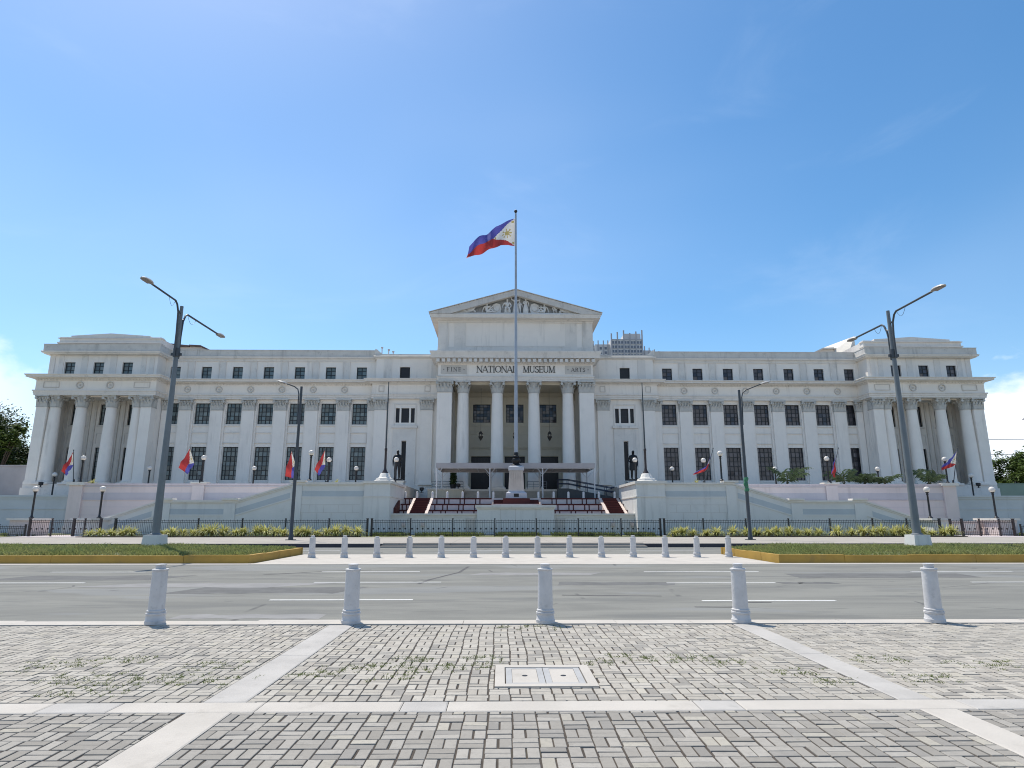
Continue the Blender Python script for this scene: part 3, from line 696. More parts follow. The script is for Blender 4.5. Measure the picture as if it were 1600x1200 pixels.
# window panel of the linking bays
for q in ((12.55, 15.4, 15.85, 15.97), (12.55, 12.67, 12.9, 15.85), (15.28, 15.4, 12.9, 15.85)): b.box(q[0], q[1], YC - .08, YC, q[2], q[3])
b.box(12.35, 15.6, YC - .35, YC, 12.85, 13.15); b.box(12.5, 13.70, YC - .16, YC, 5.7, 12.85); b.box(14.30, 15.45, YC - .16, YC, 5.7, 12.85); b.box(13.70, 14.30, YC - .16, YC, 11.25, 12.85)
b.mirror(); b.build('wall_moulding', M_TRIM, MUS, smooth=0)
# frieze roundels and tablets
def roundel_mesh(r):
    b = B(); n = 20
    for i in range(n):
        a0, a1 = 2 * pi * i / n, 2 * pi * (i + 1) / n; p = [(r * cos(a0), r * sin(a0)), (r * cos(a1), r * sin(a1)), (r * .74 * cos(a1), r * .74 * sin(a1)), (r * .74 * cos(a0), r * .74 * sin(a0))]
        b.prism_y(p, -.48, -.33)
    b.tube([(0, -.33, 0), (0, -.42, 0)], r * .3, 10); return b.mesh('roundel', M_PANEL, 0)
def tablet_mesh(w):
    b = B()
    for q in ((-w, w, .35, .41), (-w, w, -.35, -.29), (-w, -w + .06, -.29, .35), (w - .06, w, -.29, .35)): b.box(q[0], q[1], -.41, -.33, q[2], q[3])
    return b.mesh('tablet', M_PANEL, 0)
rmw, rmp, tm1, tm2 = roundel_mesh(.42), roundel_mesh(.46), tablet_mesh(.98), tablet_mesh(.35)
for s in (-1, 1):
    for x in PIL[1:7]: obj('roundel', rmw, MUS, (s * x, YW - MO[1], 17.83))
    for x in (50.2, 53.9): obj('roundel', rmp, MUS, (s * x, YP - MO[1], 17.83))
    for x, t_, y in ((46.3, tm1, YP), (57.4, tm1, YP), (11.2, tm2, YC), (17.05, tm2, YC)): obj('tablet', t_, MUS, (s * x, y - MO[1], 17.84))


# capitals
def leaf(b, cx, cy, dx, dy, w, z, h, out):      # acanthus leaf: curls outward, thick
    px, py = -dy, dx; cs = [(.07, 0, .9), (.09, .45, 1), (.14, .8, .85), (out, 1, .5), (out * .9, .84, .3)]
    vs = []
    for o, t, k in cs:
        for s in (-1, 1): vs.append((cx + dx * o + px * s * w * k / 2, cy + dy * o + py * s * w * k / 2, z + h * t))
    for o, t, k in cs:
        for s in (-1, 1): vs.append((cx + dx * (o - .07) + px * s * w * k / 2, cy + dy * (o - .07) + py * s * w * k / 2, z + h * t * .97))
    n = len(cs); fs = []
    for i in range(n - 1):
        a = 2 * i; fs += [(a, a + 1, a + 3, a + 2), (2 * n + a + 1, 2 * n + a, 2 * n + a + 2, 2 * n + a + 3), (a, a + 2, 2 * n + a + 2, 2 * n + a), (a + 1, 2 * n + a + 1, 2 * n + a + 3, a + 3)]
    fs.append((2 * n - 2, 2 * n - 1, 4 * n - 1, 4 * n - 2)); b.add(vs, fs)


def round_capital(r, h):
    b = B(); b.lathe([(r + .07, 0), (r + .07, .06), (r, .08), (r, .5 * h), (r + .10, .82 * h), (r + .16, .86 * h)], n=20)
    for k in range(8):
        a = 2 * pi * k / 8 + pi / 8; leaf(b, r * .98 * cos(a), r * .98 * sin(a), cos(a), sin(a), .50 * r * 1.15, .08, .42 * h, .26)
        a += pi / 8; leaf(b, r * .98 * cos(a), r * .98 * sin(a), cos(a), sin(a), .50 * r * 1.0, .10, .72 * h, .34)
    q = r + .27
    for sx in (-1, 1):
        for sy in (-1, 1):
            b.tube([(sx * q * .86, sy * (q * .86 - .09), .76 * h), (sx * q * .86, sy * (q * .86 + .09), .76 * h)], .16, 10)
            b.tube([(sx * r * .6, sy * r * .7, .52 * h), (sx * q * .8, sy * q * .8, .80 * h)], [.06, .09], 6)
    for sx, sy in ((0, -1), (1, 0), (-1, 0)): b.ball((sx * (r + .2), sy * (r + .2), .93 * h), .11, 8)
    w = q * 1.0; k = q * .86
    b.add([(x, y, z) for z in (.87 * h, h) for x, y in ((-w, -w), (0, -k), (w, -w), (k, 0), (w, w), (0, k), (-w, w), (-k, 0))],
          [tuple(range(7, -1, -1)), tuple(range(8, 16))] + [(i, (i + 1) % 8, 8 + (i + 1) % 8, 8 + i) for i in range(8)])
    return b.mesh('capital', M_CAP, 50)


def flat_capital(w, d, h, left=True, right=True):       # pilaster capital, width w, projection d, front at y=-d
    b = B(); a = w / 2
    b.box(-a - .06, a + .06, -d - .06, 0, 0, .07); b.box(-a, a, -d, 0, .07, .87 * h)
    n = max(2, round(w / .42))
    for k in range(n):
        x = -a + w * (k + .5) / n; leaf(b, x, -d, 0, -1, w / n * .80, .08, .42 * h, .26)
    for k in range(n + 1):
        x = -a + w * k / n; leaf(b, min(max(x, -a + .1), a - .1), -d, 0, -1, w / n * .62, .10, .72 * h, .34)
    for s in (-1, 1):
        b.tube([(s * (a + .05), -d - .22, .76 * h), (s * (a + .05), -d + .05, .76 * h)], .165, 10); b.tube([(s * a * .3, -d - .05, .55 * h), (s * (a - .02), -d - .2, .82 * h)], [.05, .085], 6)
        for yy in (-d * .5,): leaf(b, s * a, yy, s, 0, d * .7, .1, .6 * h, .22)
    b.ball((0, -d - .2, .93 * h), .11, 8)
    b.box(-a - .2, a + .2, -d - .26, 0, .87 * h, h)
    return b.mesh('capital', M_CAP, 50)


# pilasters of the wings
zb, zc = 5.72, 15.1
def pil_mesh(w, d, back=None):
    b = B(); a = w / 2
    b.box(-a - .1, a + .1, -d - .1, 0, zb, zb + .28); b.box(-a - .05, a + .05, -d - .05, 0, zb + .28, zb + .42); b.box(-a, a, -d, 0, zb + .42, zc)
    if back: b.box(-a - back, -a, -.18, 0, zb, 16.58); b.box(a, a + back, -.18, 0, zb, 16.58)
    return b.mesh('pilaster', M_WALL, 0)
pm = pil_mesh(1.5, .42, .22); cm = flat_capital(1.5, .42, 1.48); phm = pil_mesh(.8, .42); chm = flat_capital(.8, .42, 1.48)
pcm = pil_mesh(1.5, .38); ccm = flat_capital(1.5, .38, 1.48)
def put_pil(me, cap, x, y):
    o = obj('pilaster', me, MUS, (x, y - MO[1], 0)); obj('capital', cap, o, (0, 0, zc))
for s in (1, -1):
    for k in range(1, 7): put_pil(pm, cm, s * PIL[k], YW)
    put_pil(phm, chm, s * 18.35, YW); put_pil(phm, chm, s * 44.45, YW)
    put_pil(pcm, ccm, s * 17.05, YC); put_pil(pcm, ccm, s * 11.2, YC)

# columns (tapering shaft, torus base, capital), pavilion and portico
def column_mesh(r0, r1, z0, z1):
    b = B(); n = 12; pr = []
    for k in range(n + 1):
        t = k / n; pr.append((r0 + (r1 - r0) * (t ** 1.7), z0 + .42 + (z1 - z0 - .42) * t))
    b.lathe(pr, n=28); return b.mesh('column', M_WALL, 50)
def base_mesh(r0, z0):
    b = B(); b.box(-r0 * 1.32, r0 * 1.32, -r0 * 1.32, r0 * 1.32, z0, z0 + .16); b.lathe([(r0 * 1.28, z0 + .16), (r0 * 1.32, z0 + .22), (r0 * 1.28, z0 + .28), (r0 * 1.1, z0 + .31), (r0 * 1.16, z0 + .37), (r0 * 1.04, z0 + .42)], n=28)
    return b.mesh('column_base', M_WALL, 40)
pcol, pbase, pcap = column_mesh(.76, .60, zb, zc), base_mesh(.76, zb), round_capital(.60, 1.48)
def put_col(me, base, cap, x, y, z):
    o = obj('column', me, MUS, (x, y - MO[1], 0)); obj('column_base', base, o); obj('capital', cap, o, (0, 0, z))
pier_m = pil_mesh(1.3, 1.2); pier_c = flat_capital(1.3, 1.2, 1.48)
for s in (1, -1):
    for x in (46.95, 50.2, 53.9, 57.1): put_col(pcol, pbase, pcap, s * x, YP + .55, zc)
    for x in (45.6, 58.35): put_pil(pier_m, pier_c, s * x, YP + 1.05)
b = MB()                                         # side walls and ceiling of the pavilion loggia
b.box(XP0 + .02, XP0 + .95, YP + 1.06, YR, 2, 16.6); b.box(57.9, XP1 - .02, YP + 1.06, YR, 2, 16.6); b.box(XP0 + .03, XP1 - .03, YP + .8, YR, 16.56, 16.75); b.box(XP0, XP0 + .4, YP + 1.0, YW + .2, 16.6, 19); b.mirror(); b.build('loggia_wall', M_WALL, MUS, smooth=0)
# raised top storey of the pavilions with low gabled parapet and the sloping roof behind
b = MB(); b.prism_y([(45.4, 22.3), (58.3, 22.3), (58.3, 24.42), (56.9, 24.42), (56.9, 24.60), (51.9, 24.93), (46.9, 24.60), (46.9, 24.42), (45.4, 24.42)], 78.6, 79.4)
b.box(45.4, 45.8, 79.4, 86, 22.3, 24.25); b.box(57.9, 58.3, 79.4, 100, 22.3, 24.25); b.mirror(); b.build('pavilion_parapet', M_TRIM, MUS, smooth=0)
b = MB(); b.box(45.3, 58.45, 78.4, 79.5, 23.55, 23.72); b.box(45.3, 58.45, 78.45, 79.45, 24.2, 24.3); b.mirror(); b.build('wall_moulding', M_TRIM, MUS, smooth=0)
b = MB(); b.prism_y([(39.2, 22.2), (45.38, 22.2), (45.38, 25.35), (43.9, 25.3), (40.2, 23.9)], 86.1, 86.5); b.box(45.38, 57.8, 86.1, 100, 22.3, 25.3); b.mirror(); b.build('roof_gable', mat('gable_cream', (.70, .67, .60), .75, .08, 1), MUS, smooth=0)
b = MB(); b.add([(46.9, 83, 26.3), (46.9, 92, 27.0), (43.2, 92, 23.0), (45.7, 83, 23.4), (46.9, 83, 22.4), (43.2, 92, 22.4), (45.7, 83, 22.4)], [(0, 1, 2, 3), (0, 3, 6, 4), (3, 2, 5, 6)]); b.build('roof_slope', MATS['gable_cream'], MUS, smooth=0)
for sg, m_ in ((-1, M_ROOF), (1, MATS['gable_cream'])):
    b = MB(); b.prism_y([(sg * 38.6, 22.9), (sg * 43.9, 25.42), (sg * 45.5, 25.5), (sg * 45.5, 25.3), (sg * 43.9, 25.2), (sg * 38.6, 22.7)], 85.8, 100); b.prism_y([(sg * 45.5, 25.4), (sg * 51.6, 26.0), (sg * 57.9, 25.4), (sg * 57.9, 25.2), (sg * 45.5, 25.2)], 85.8, 100); b.build('roof', m_, MUS, smooth=0)
for x, h in ((-17.7, .9), (-16.8, .6), (-16.2, .35)):
    b = MB(); b.lathe([(.07, 22.4), (.07, 23.0 + h), (.16, 23.0 + h), (.16, 23.15 + h)], x, 81.5, 8); b.build('roof_vent', M_TRIM, MUS)


# windows: steel grid (part) with panes (sub-part), a surround of mouldings
def window_mesh(w, z0, z1, cols, rows, bar=.075):
    b = B(); a = w / 2
    xs = [-a + w * c for c in cols]; zs = [z0 + (z1 - z0) * r for r in rows]
    for x in xs: b.box(x - bar / 2, x + bar / 2, .05, .13, z0, z1)
    for z in zs: b.box(-a, a, .06, .12, z - bar / 2, z + bar / 2)
    b.box(-a, -a + bar, .04, .15, z0, z1); b.box(a - bar, a, .04, .15, z0, z1); b.box(-a, a, .045, .145, z0, z0 + bar); b.box(-a, a, .045, .145, z1 - bar, z1)
    return b.mesh('window', M_FRAME, 0)
def pane_mesh(w, z0, z1, cols, rows, m, seed):
    rng = random.Random(seed); b = B(); a = w / 2
    xs = [-a] + [-a + w * c for c in cols] + [a]; zs = [z0] + [z0 + (z1 - z0) * r for r in rows] + [z1]
    for i in range(len(xs) - 1):
        for j in range(len(zs) - 1):
            t = rng.uniform(-.012, .012); u = rng.uniform(-.012, .012)
            b.quad((xs[i], .1 + t + u, zs[j]), (xs[i + 1], .1 - t + u, zs[j]), (xs[i + 1], .1 - t - u, zs[j + 1]), (xs[i], .1 + t - u, zs[j + 1]))
    return b.mesh('pane', m, 0)
CL = (.22, .5, .78); RU = (.2, .4, .6, .8); RL = tuple(k / 7 for k in range(1, 7)); RA = (.35, .68)
WK = {'low': (1.9, *LW, CL, RL), 'up': (1.9, *UW, CL, RU), 'att': (1.3, *AW, (.5,), RA), 'patt': (1.3, 19.4, 20.95, (.5,), RA)}
WM = {k: window_mesh(*v) for k, v in WK.items()}
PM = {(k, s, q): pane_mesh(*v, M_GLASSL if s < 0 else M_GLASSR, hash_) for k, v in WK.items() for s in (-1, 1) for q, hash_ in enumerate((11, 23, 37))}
rw = random.Random(9)
def put_win(k, s, x, y):
    o = obj('window', WM[k], MUS, (s * x, y + .18 - MO[1], 0)); obj('pane', PM[(k, s, rw.randrange(3))], o)
for s in (-1, 1):
    for x in WIN: put_win('low', s, x, YW); put_win('up', s, x, YW); put_win('att', s, x, YW)
    for x in PAVW: put_win('low', s, x, YR); put_win('up', s, x, YR); put_win('patt', s, x, YP + .5)
    b = MB()
    for a, c in ((-1.2, -.72), (-.5, .5), (.72, 1.2)):
        for q in ((a, a + .05), (c - .05, c)): b.box(CW + q[0], CW + q[1], YC + .22, YC + .3, 13.55, 15.42)
        b.box(CW + a, CW + c, YC + .22, YC + .3, 15.35, 15.42)
    b.box(CW - .5, CW + .5, YC + .23, YC + .29, 14.4, 14.5)
    if s < 0: b.v = [(-x, y, z) for x, y, z in b.v]; b.f = [f[::-1] for f in b.f]
    o = b.build('window', M_FRAME, MUS, smooth=0)
    b = MB()
    for a, c in ((-1.2, -.72), (-.5, .5), (.72, 1.2)): b.box(CW + a, CW + c, YC + .26, YC + .34, 13.55, 15.42)
    if s < 0: b.v = [(-x, y, z) for x, y, z in b.v]; b.f = [f[::-1] for f in b.f]
    b.build('pane', M_DARK, o, smooth=0)
    b = MB(); b.box(min(s * 13.72, s * 14.28), max(s * 13.72, s * 14.28), YC + .3, YC + .34, 6.3, 11.2); b.box(s * 14 - .03, s * 14 + .03, YC + .24, YC + .3, 6.3, 11.2); b.build('window', M_DARK, MUS, smooth=0)
    b = MB(); x0, x1 = sorted((s * 13.55, s * 14.85)); b.box(x0, x1, YC + .28, YC + .34, 19.25, 20.8); b.build('window', M_DARK, MUS, smooth=0)

# ---- portico
# porch back wall with three windows and three doors, side piers, floor, ceiling
PX = (-4.35, 0, 4.35); YB = 82.0; ZF = 5.05
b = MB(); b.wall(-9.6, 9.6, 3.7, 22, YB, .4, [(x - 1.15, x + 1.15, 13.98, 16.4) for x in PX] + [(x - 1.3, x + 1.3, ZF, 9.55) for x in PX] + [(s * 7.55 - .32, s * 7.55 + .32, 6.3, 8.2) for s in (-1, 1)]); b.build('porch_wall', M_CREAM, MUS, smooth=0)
b = MB()
b.box(-7.85, 7.85, YB - .12, YB, 13.55, 13.75); b.box(-7.85, 7.85, YB - .06, YB, 12.4, 13.4); b.box(-7.85, 7.85, YB - .3, YB, 10.75, 10.95); b.box(-7.85, 7.85, YB - .2, YB, 10.55, 10.75); b.box(-7.85, 7.85, YB - .14, YB, 17.3, 17.42)
for k in range(26): x = -7.5 + 15 * k / 25; b.tube([(x, YB - .05, 12.9), (x, YB - .12, 12.9)], .2, 8)
for x in PX:
    for q in ((-1.65, -1.35, 4.9, 9.9), (1.35, 1.65, 4.9, 9.9), (-1.35, 1.35, 9.6, 9.9)): b.box(x + q[0], x + q[1], YB - .1, YB, q[2], q[3])
    for q in ((-1.4, -1.17, 13.75, 16.65), (1.17, 1.4, 13.75, 16.65), (-1.17, 1.17, 16.42, 16.65)): b.box(x + q[0], x + q[1], YB - .08, YB, q[2], q[3])
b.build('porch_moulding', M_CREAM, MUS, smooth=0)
pw = window_mesh(2.3, 13.98, 16.4, (.2, .4, .6, .8), (.17, .34, .5, .67, .84), .06); pp = pane_mesh(2.3, 13.98, 16.4, (.2, .4, .6, .8), (.17, .34, .5, .67, .84), M_GLASSR, 5)
for x in PX:
    o = obj('window', pw, MUS, (x, YB + .15 - MO[1], 0)); obj('pane', pp, o)
    b = MB(); b.box(x - 1.3, x + 1.3, YB + .3, YB + .36, ZF, 9.55); d = b.build('door', M_DARK, MUS, smooth=0)
    b = MB()
    for q in range(-3, 4): b.box(x + q * .4 - .03, x + q * .4 + .03, YB + .22, YB + .3, 8.15, 9.55)
    for z in (8.1, 8.85, 9.45): b.box(x - 1.3, x + 1.3, YB + .21, YB + .3, z, z + .08)
    b.box(x - .04, x + .04, YB + .23, YB + .3, ZF, 8.1); b.build('door_grille', M_FRAME, d, smooth=0)
for s in (-1, 1):
    b = MB(); b.box(s * 7.55 - .32, s * 7.55 + .32, YB + .2, YB + .3, 6.3, 8.2); b.build('window', M_DARK, MUS, smooth=0)
for s in (-1, 1):
    b = MB(); x0, x1 = sorted((s * 7.85, s * 9.63)); b.box(x0, x1, 76.0, YB, ZF + .45, 18.3 - 1.48); b.box(x0 + .1, x1 - .1, 76.1, YB, 16.8, 18.3)
    b.box(min(s * 7.75, s * 9.73), max(s * 7.75, s * 9.73), 75.9, YB, 3.7, ZF + .3); b.box(min(s * 7.8, s * 9.68), max(s * 7.8, s * 9.68), 75.95, YB, ZF + .3, ZF + .45); b.build('pier', M_WALL, MUS, smooth=0)
b = MB(); b.box(-7.74, 7.74, 75.4, YB, 3.7, ZF); b.build('porch_floor', M_TRIM, MUS, smooth=0)
b = MB()
for k in range(5): b.box(-5.9, 5.9, 73.9 + k * .3, 75.4, 3.7 + k * .225, 3.7 + (k + 1) * .225 - .002)
b.build('entrance_steps', M_CONCG, MUS, smooth=0)
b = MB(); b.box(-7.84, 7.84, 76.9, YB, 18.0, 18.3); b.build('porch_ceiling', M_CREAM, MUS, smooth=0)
zq = 16.82
qcol, qbase, qcap = column_mesh(.80, .655, ZF, zq), base_mesh(.80, ZF), round_capital(.655, 1.48)
for x in (-6.5, -2.27, 2.27, 6.5): put_col(qcol, qbase, qcap, x, 76.85, zq)
pcapm = flat_capital(1.78, .6, 1.48)
for s in (-1, 1): obj('capital', pcapm, MUS, (s * 8.74, 76.6 - MO[1], zq)).name = 'pier_capital'
# entablature, attic block and pediment of the portico
PP = [(-9.6, 90), (-9.6, 76.1), (9.6, 76.1), (9.6, 90)]
def swp(name, prof, m, path=PP): b = MB(); b.sweep(path, prof); return b.build(name, m, MUS)
swp('architrave', [(-1.4, 18.3), (.04, 18.3), (.04, 18.52), (.09, 18.54), (.09, 18.76), (.18, 18.8), (.18, 18.92), (-1.4, 18.92)], M_TRIM)
swp('frieze', [(-1.4, 18.92), (0, 18.92), (0, 20.4), (-1.4, 20.4)], M_WALL)
swp('cornice', [(-.6, 20.4), (.1, 20.4), (.16, 20.5), (.3, 20.52), (.3, 20.95), (.85, 21.05), (.85, 21.5), (1.0, 21.75), (1.0, 21.9), (.1, 21.98), (-.6, 21.98)], M_TRIM)
b = MB(); n = 30
for i in range(n): x = -9.9 + 19.8 * (i + .5) / n; b.box(x - .19, x + .19, 75.3, 75.8, 20.55, 20.95)
b.build('dentil_course', M_TRIM, MUS, smooth=0)
b = MB(); b.box(-9.7, 9.7, 76.5, 105, 21.98, 25.95); b.build('attic_block', M_WALL, MUS, smooth=0)
b = MB()
for x in (-9.1, 9.1): b.box(x - .65, x + .65, 76.42, 76.5, 22.7, 25.95)
for x in (-7.0, 7.0): b.box(x - .72, x + .72, 76.45, 76.5, 22.7, 25.95)
b.box(-9.85, 9.85, 76.3, 105, 21.98, 22.3); b.box(-9.77, 9.77, 76.4, 105, 22.3, 22.72); b.box(-6.2, 6.2, 76.46, 76.5, 22.78, 22.88)
b.build('wall_moulding', M_TRIM, MUS, smooth=0)
PP2 = [(-9.7, 105), (-9.7, 76.5), (9.7, 76.5), (9.7, 105)]
swp('pediment_cornice', [(-.6, 25.9), (.12, 25.9), (.12, 26.1), (.3, 26.14), (.3, 26.22), (.95, 26.32), (.95, 26.52), (1.05, 26.66), (1.05, 26.76), (-.6, 26.76)], M_TRIM, PP2)
ZA, ZE, XE = 29.97, 26.78, 10.85
b = MB(); th = .70
b.prism_y([(-XE, ZE), (-XE + 2.6, ZE), (0, ZA - th), (XE - 2.6, ZE), (XE, ZE), (XE, ZE + .12), (0, ZA), (-XE, ZE + .12)], 75.4, 76.0)
ped = b.build('pediment', M_DIRTY, MUS, smooth=0)
b = MB(); b.prism_y([(-XE + .1, ZE), (XE - .1, ZE), (0, ZA - .05)], 76.45, 105); b.build('tympanum', M_TYMP, MUS, smooth=0)
b = MB()
for s in (-1, 1): 
    pts = [(0, ZA + .03), (s * (XE + .05), ZE + .15), (s * (XE + .05), ZE + .22), (0, ZA + .12)]; b.prism_y(pts, 75.3, 105)
b.build('roof', M_DIRTY, MUS, smooth=0)

# ---- carved lettering (drawn strokes with serifs)
def stroke(b, x0, z0, x1, z1, w, y0, y1):
    dx, dz = x1 - x0, z1 - z0; L = math.hypot(dx, dz); nx, nz = -dz / L * w / 2, dx / L * w / 2
    b.prism_y([(x0 + nx, z0 + nz), (x0 - nx, z0 - nz), (x1 - nx, z1 - nz), (x1 + nx, z1 + nz)], y0, y1)
def letter(b, ch, x, z, h, y0, y1):
    TK, TN, SF = .115 * h, .045 * h, .04 * h
    def st(a, c, d, e, w): stroke(b, x + a * h, z + c * h, x + d * h, z + e * h, w, y0, y1)
    def serif(a, c, w=.17): st(a - w, c, a + w, c, SF)
    def arc(cx, cz, rx, rz, a0, a1, w0, w1, n=14):
        for i in range(n):
            t0, t1 = a0 + (a1 - a0) * i / n, a0 + (a1 - a0) * (i + 1) / n; tm = (t0 + t1) / 2
            w = (w0 + (w1 - w0) * abs(cos(R(tm)))) * h
            st(cx + rx * cos(R(t0)), cz + rz * sin(R(t0)), cx + rx * cos(R(t1)) + .004, cz + rz * sin(R(t1)), w)
    t = SF / h / 2
    if ch == 'N': st(.12, 0, .12, 1, TN); st(.76, 0, .76, 1, TN); st(.10, 1, .76, 0, TK); serif(.12, t); serif(.06, 1 - t, .1); serif(.76, 1 - t); return .86
    if ch == 'A': st(.06, 0, .42, 1, TN); st(.42, 1, .80, 0, TK); st(.2, .33, .66, .33, TN); serif(.06, t, .13); serif(.80, t, .15); return .86
    if ch == 'T': st(.37, 0, .37, 1, TK); st(0, .96, .74, .96, TN * 1.1); st(.03, .78, .03, .97, SF); st(.71, .78, .71, .97, SF); serif(.37, t); return .74
    if ch == 'I': st(.17, 0, .17, 1, TK); serif(.17, t); serif(.17, 1 - t); return .34
    if ch == 'O': arc(.47, .5, .40, .46, 0, 360, .05, .115, 24); return .94
    if ch == 'L': st(.16, 0, .16, 1, TK); serif(.16, 1 - t); st(0, .035, .62, .035, TN * 1.1); st(.6, .02, .63, .24, SF); return .64
    if ch == 'M': st(.12, 0, .14, 1, TN); st(.14, 1, .46, 0, TK); st(.46, 0, .80, 1, TN); st(.80, 1, .82, 0, TK); serif(.12, t, .13); serif(.82, t); serif(.1, 1 - t, .1); serif(.84, 1 - t, .1); return .96
    if ch == 'U': st(.14, .3, .14, 1, TK); st(.68, .3, .68, 1, TN); arc(.41, .31, .27, .29, 180, 360, .07, .1); serif(.14, 1 - t); serif(.68, 1 - t, .14); return .82
    if ch == 'S': arc(.29, .745, .20, .215, 20, 270, .07, .10); arc(.29, .265, .225, .235, 90, -160, .07, .13); st(.48, .76, .49, .97, SF); st(.06, .04, .06, .26, SF); return .58
    if ch in 'EF':
        st(.16, 0, .16, 1, TK); st(0, .96, .60, .96, TN * 1.1); st(.59, .76, .59, .98, SF); st(.16, .52, .5, .52, TN); st(.5, .4, .5, .64, SF)
        if ch == 'E': st(0, .035, .62, .035, TN * 1.1); st(.61, .02, .63, .24, SF)
        else: serif(.16, t)
        return .64
    if ch == 'R': st(.16, 0, .16, 1, TK); serif(.16, t); st(0, .96, .34, .96, TN); arc(.33, .74, .24, .22, -90, 90, .07, .13); st(.16, .51, .36, .51, TN); st(.34, .5, .7, 0, TK); serif(.72, t, .08); return .76
    return .3
def text(word, xc, z, h, width):
    b0 = B(); w = 0
    for ch in word: w += letter(b0, ch, 0, 0, h, 0, 1) * h + .11 * h
    w -= .11 * h; sp = (width - w) / (len(word) - 1)
    b = MB(); x = xc - width / 2
    for ch in word: x += letter(b, ch, x, z, h, 76.035, 76.10) * h + .11 * h + sp
    return b
lab = MB()
for wd, xc, wid, h, z in (('NATIONAL', -2.35, 5.0, .84, 19.36), ('MUSEUM', 2.9, 4.0, .84, 19.36)): o = text(wd, xc, z, h, wid).build('lettering', M_LETTER, MUS, smooth=0)
for wd, xc in (('FINE', -7.65), ('ARTS', 7.75)):
    b = MB(); b.box(xc - 1.62, xc + 1.62, 76.06, 76.102, 19.18, 20.28); pn = b.build('sign_panel', M_PANEL, MUS, smooth=0)
    b = text(wd, xc, 19.48, .52, 1.75)
    for s in (-1.25, 1.25): b.prism_y([(xc + s - .07, 19.74), (xc + s, 19.67), (xc + s + .07, 19.74), (xc + s, 19.81)], 76.03, 76.07)
    b.build('lettering', M_LETTER, pn, smooth=0)
# ---- sculpture: one continuous skin per figure
def skin_figure(name, m, joints, edges, parent=None, loc=(0, 0, 0), scale=1.0, sub=2):
    """joints: {key: (x, y, z, radius)}; edges: pairs of keys; the first key is the root."""
    keys = list(joints); idx = {k: i for i, k in enumerate(keys)}
    me = bpy.data.meshes.new(name); me.from_pydata([tuple(c * scale for c in joints[k][:3]) for k in keys], [(idx[a], idx[c]) for a, c in edges], [])
    o = obj(name, me, parent, loc); md = o.modifiers.new('skin', 'SKIN'); md.use_smooth_shade = True; md.branch_smoothing = .4
    for i, k in enumerate(keys):
        r = joints[k][3] * scale * (1.0 if k[0] == 'f' else 1.28); me.skin_vertices[0].data[i].radius = (r, r)
    me.skin_vertices[0].data[0].use_root = True
    ss = o.modifiers.new('subdivision', 'SUBSURF'); ss.levels = sub; ss.render_levels = sub
    me.materials.append(m)
    return o


def body(pose):
    """Joint set of a 1.8 m person; pose overrides joint positions."""
    J = {'pel': (0, 0, .95, .135), 'waist': (0, 0, 1.10, .125), 'chest': (0, -.01, 1.30, .150), 'neck0': (0, 0, 1.47, .075), 'neck': (0, -.01, 1.53, .055), 'jaw': (0, -.035, 1.60, .078), 'head': (0, -.02, 1.69, .100), 'crown': (0, 0, 1.775, .075), 'nose': (0, -.125, 1.665, .018),
         'shL': (-.19, 0, 1.42, .068), 'elL': (-.25, .02, 1.13, .046), 'wrL': (-.26, -.05, .88, .031), 'paL': (-.262, -.065, .81, .034),
         'shR': (.19, 0, 1.42, .068), 'elR': (.25, .02, 1.13, .046), 'wrR': (.26, -.05, .88, .031), 'paR': (.262, -.065, .81, .034),
         'hiL': (-.095, 0, .88, .105), 'knL': (-.105, -.02, .49, .066), 'anL': (-.11, .02, .09, .044), 'toL': (-.125, -.15, .035, .036),
         'hiR': (.095, 0, .88, .105), 'knR': (.105, -.02, .49, .066), 'anR': (.11, .02, .09, .044), 'toR': (.125, -.15, .035, .036)}
    for k, v in pose.items(): J[k] = tuple(v) + (J[k][3],) if len(v) == 3 else tuple(v)
    E = [('pel', 'waist'), ('waist', 'chest'), ('chest', 'neck0'), ('neck0', 'neck'), ('neck', 'jaw'), ('jaw', 'head'), ('head', 'crown'), ('head', 'nose'), ('pel', 'hiL'), ('pel', 'hiR')]
    for s in 'LR': E += [('chest', 'sh' + s), ('sh' + s, 'el' + s), ('el' + s, 'wr' + s), ('wr' + s, 'pa' + s), ('hi' + s, 'kn' + s), ('kn' + s, 'an' + s), ('an' + s, 'to' + s)]
    for s, sg in (('L', -1), ('R', 1)):
        p = J['pa' + s]; w = J['wr' + s]; d = [p[i] - w[i] for i in range(3)]; L = math.sqrt(sum(c * c for c in d)) or 1; d = [c / L for c in d]
        for q, (off, ln) in enumerate(((-.027, .075), (-.009, .088), (.009, .083), (.027, .066))):
            a = 'f%s%d' % (s, q); J[a] = (p[0] + d[0] * ln * .55 + (off if abs(d[2]) < .5 else 0), p[1] + d[1] * ln * .55 + (off if abs(d[2]) >= .5 else 0), p[2] + d[2] * ln * .55, .010)
            J[a + 't'] = (J[a][0] + d[0] * ln * .5, J[a][1] + d[1] * ln * .5 - .008, J[a][2] + d[2] * ln * .5, .0085); E += [('pa' + s, a), (a, a + 't')]
        J['t' + s] = (p[0] - sg * .02 - d[0] * .02, p[1] - .045, p[2] - d[2] * .01, .011); J['t2' + s] = (J['t' + s][0] + d[0] * .035, J['t' + s][1] - .012, J['t' + s][2] + d[2] * .035, .009); E += [('pa' + s, 't' + s), ('t' + s, 't2' + s)]
    return J, E


def pose_flip(p):
    sw = {'L': 'R', 'R': 'L'}; q = {}
    for k, v in p.items(): q[(k[:-1] + sw[k[-1]]) if k[-1] in 'LR' else k] = (-v[0],) + tuple(v[1:])
    return q


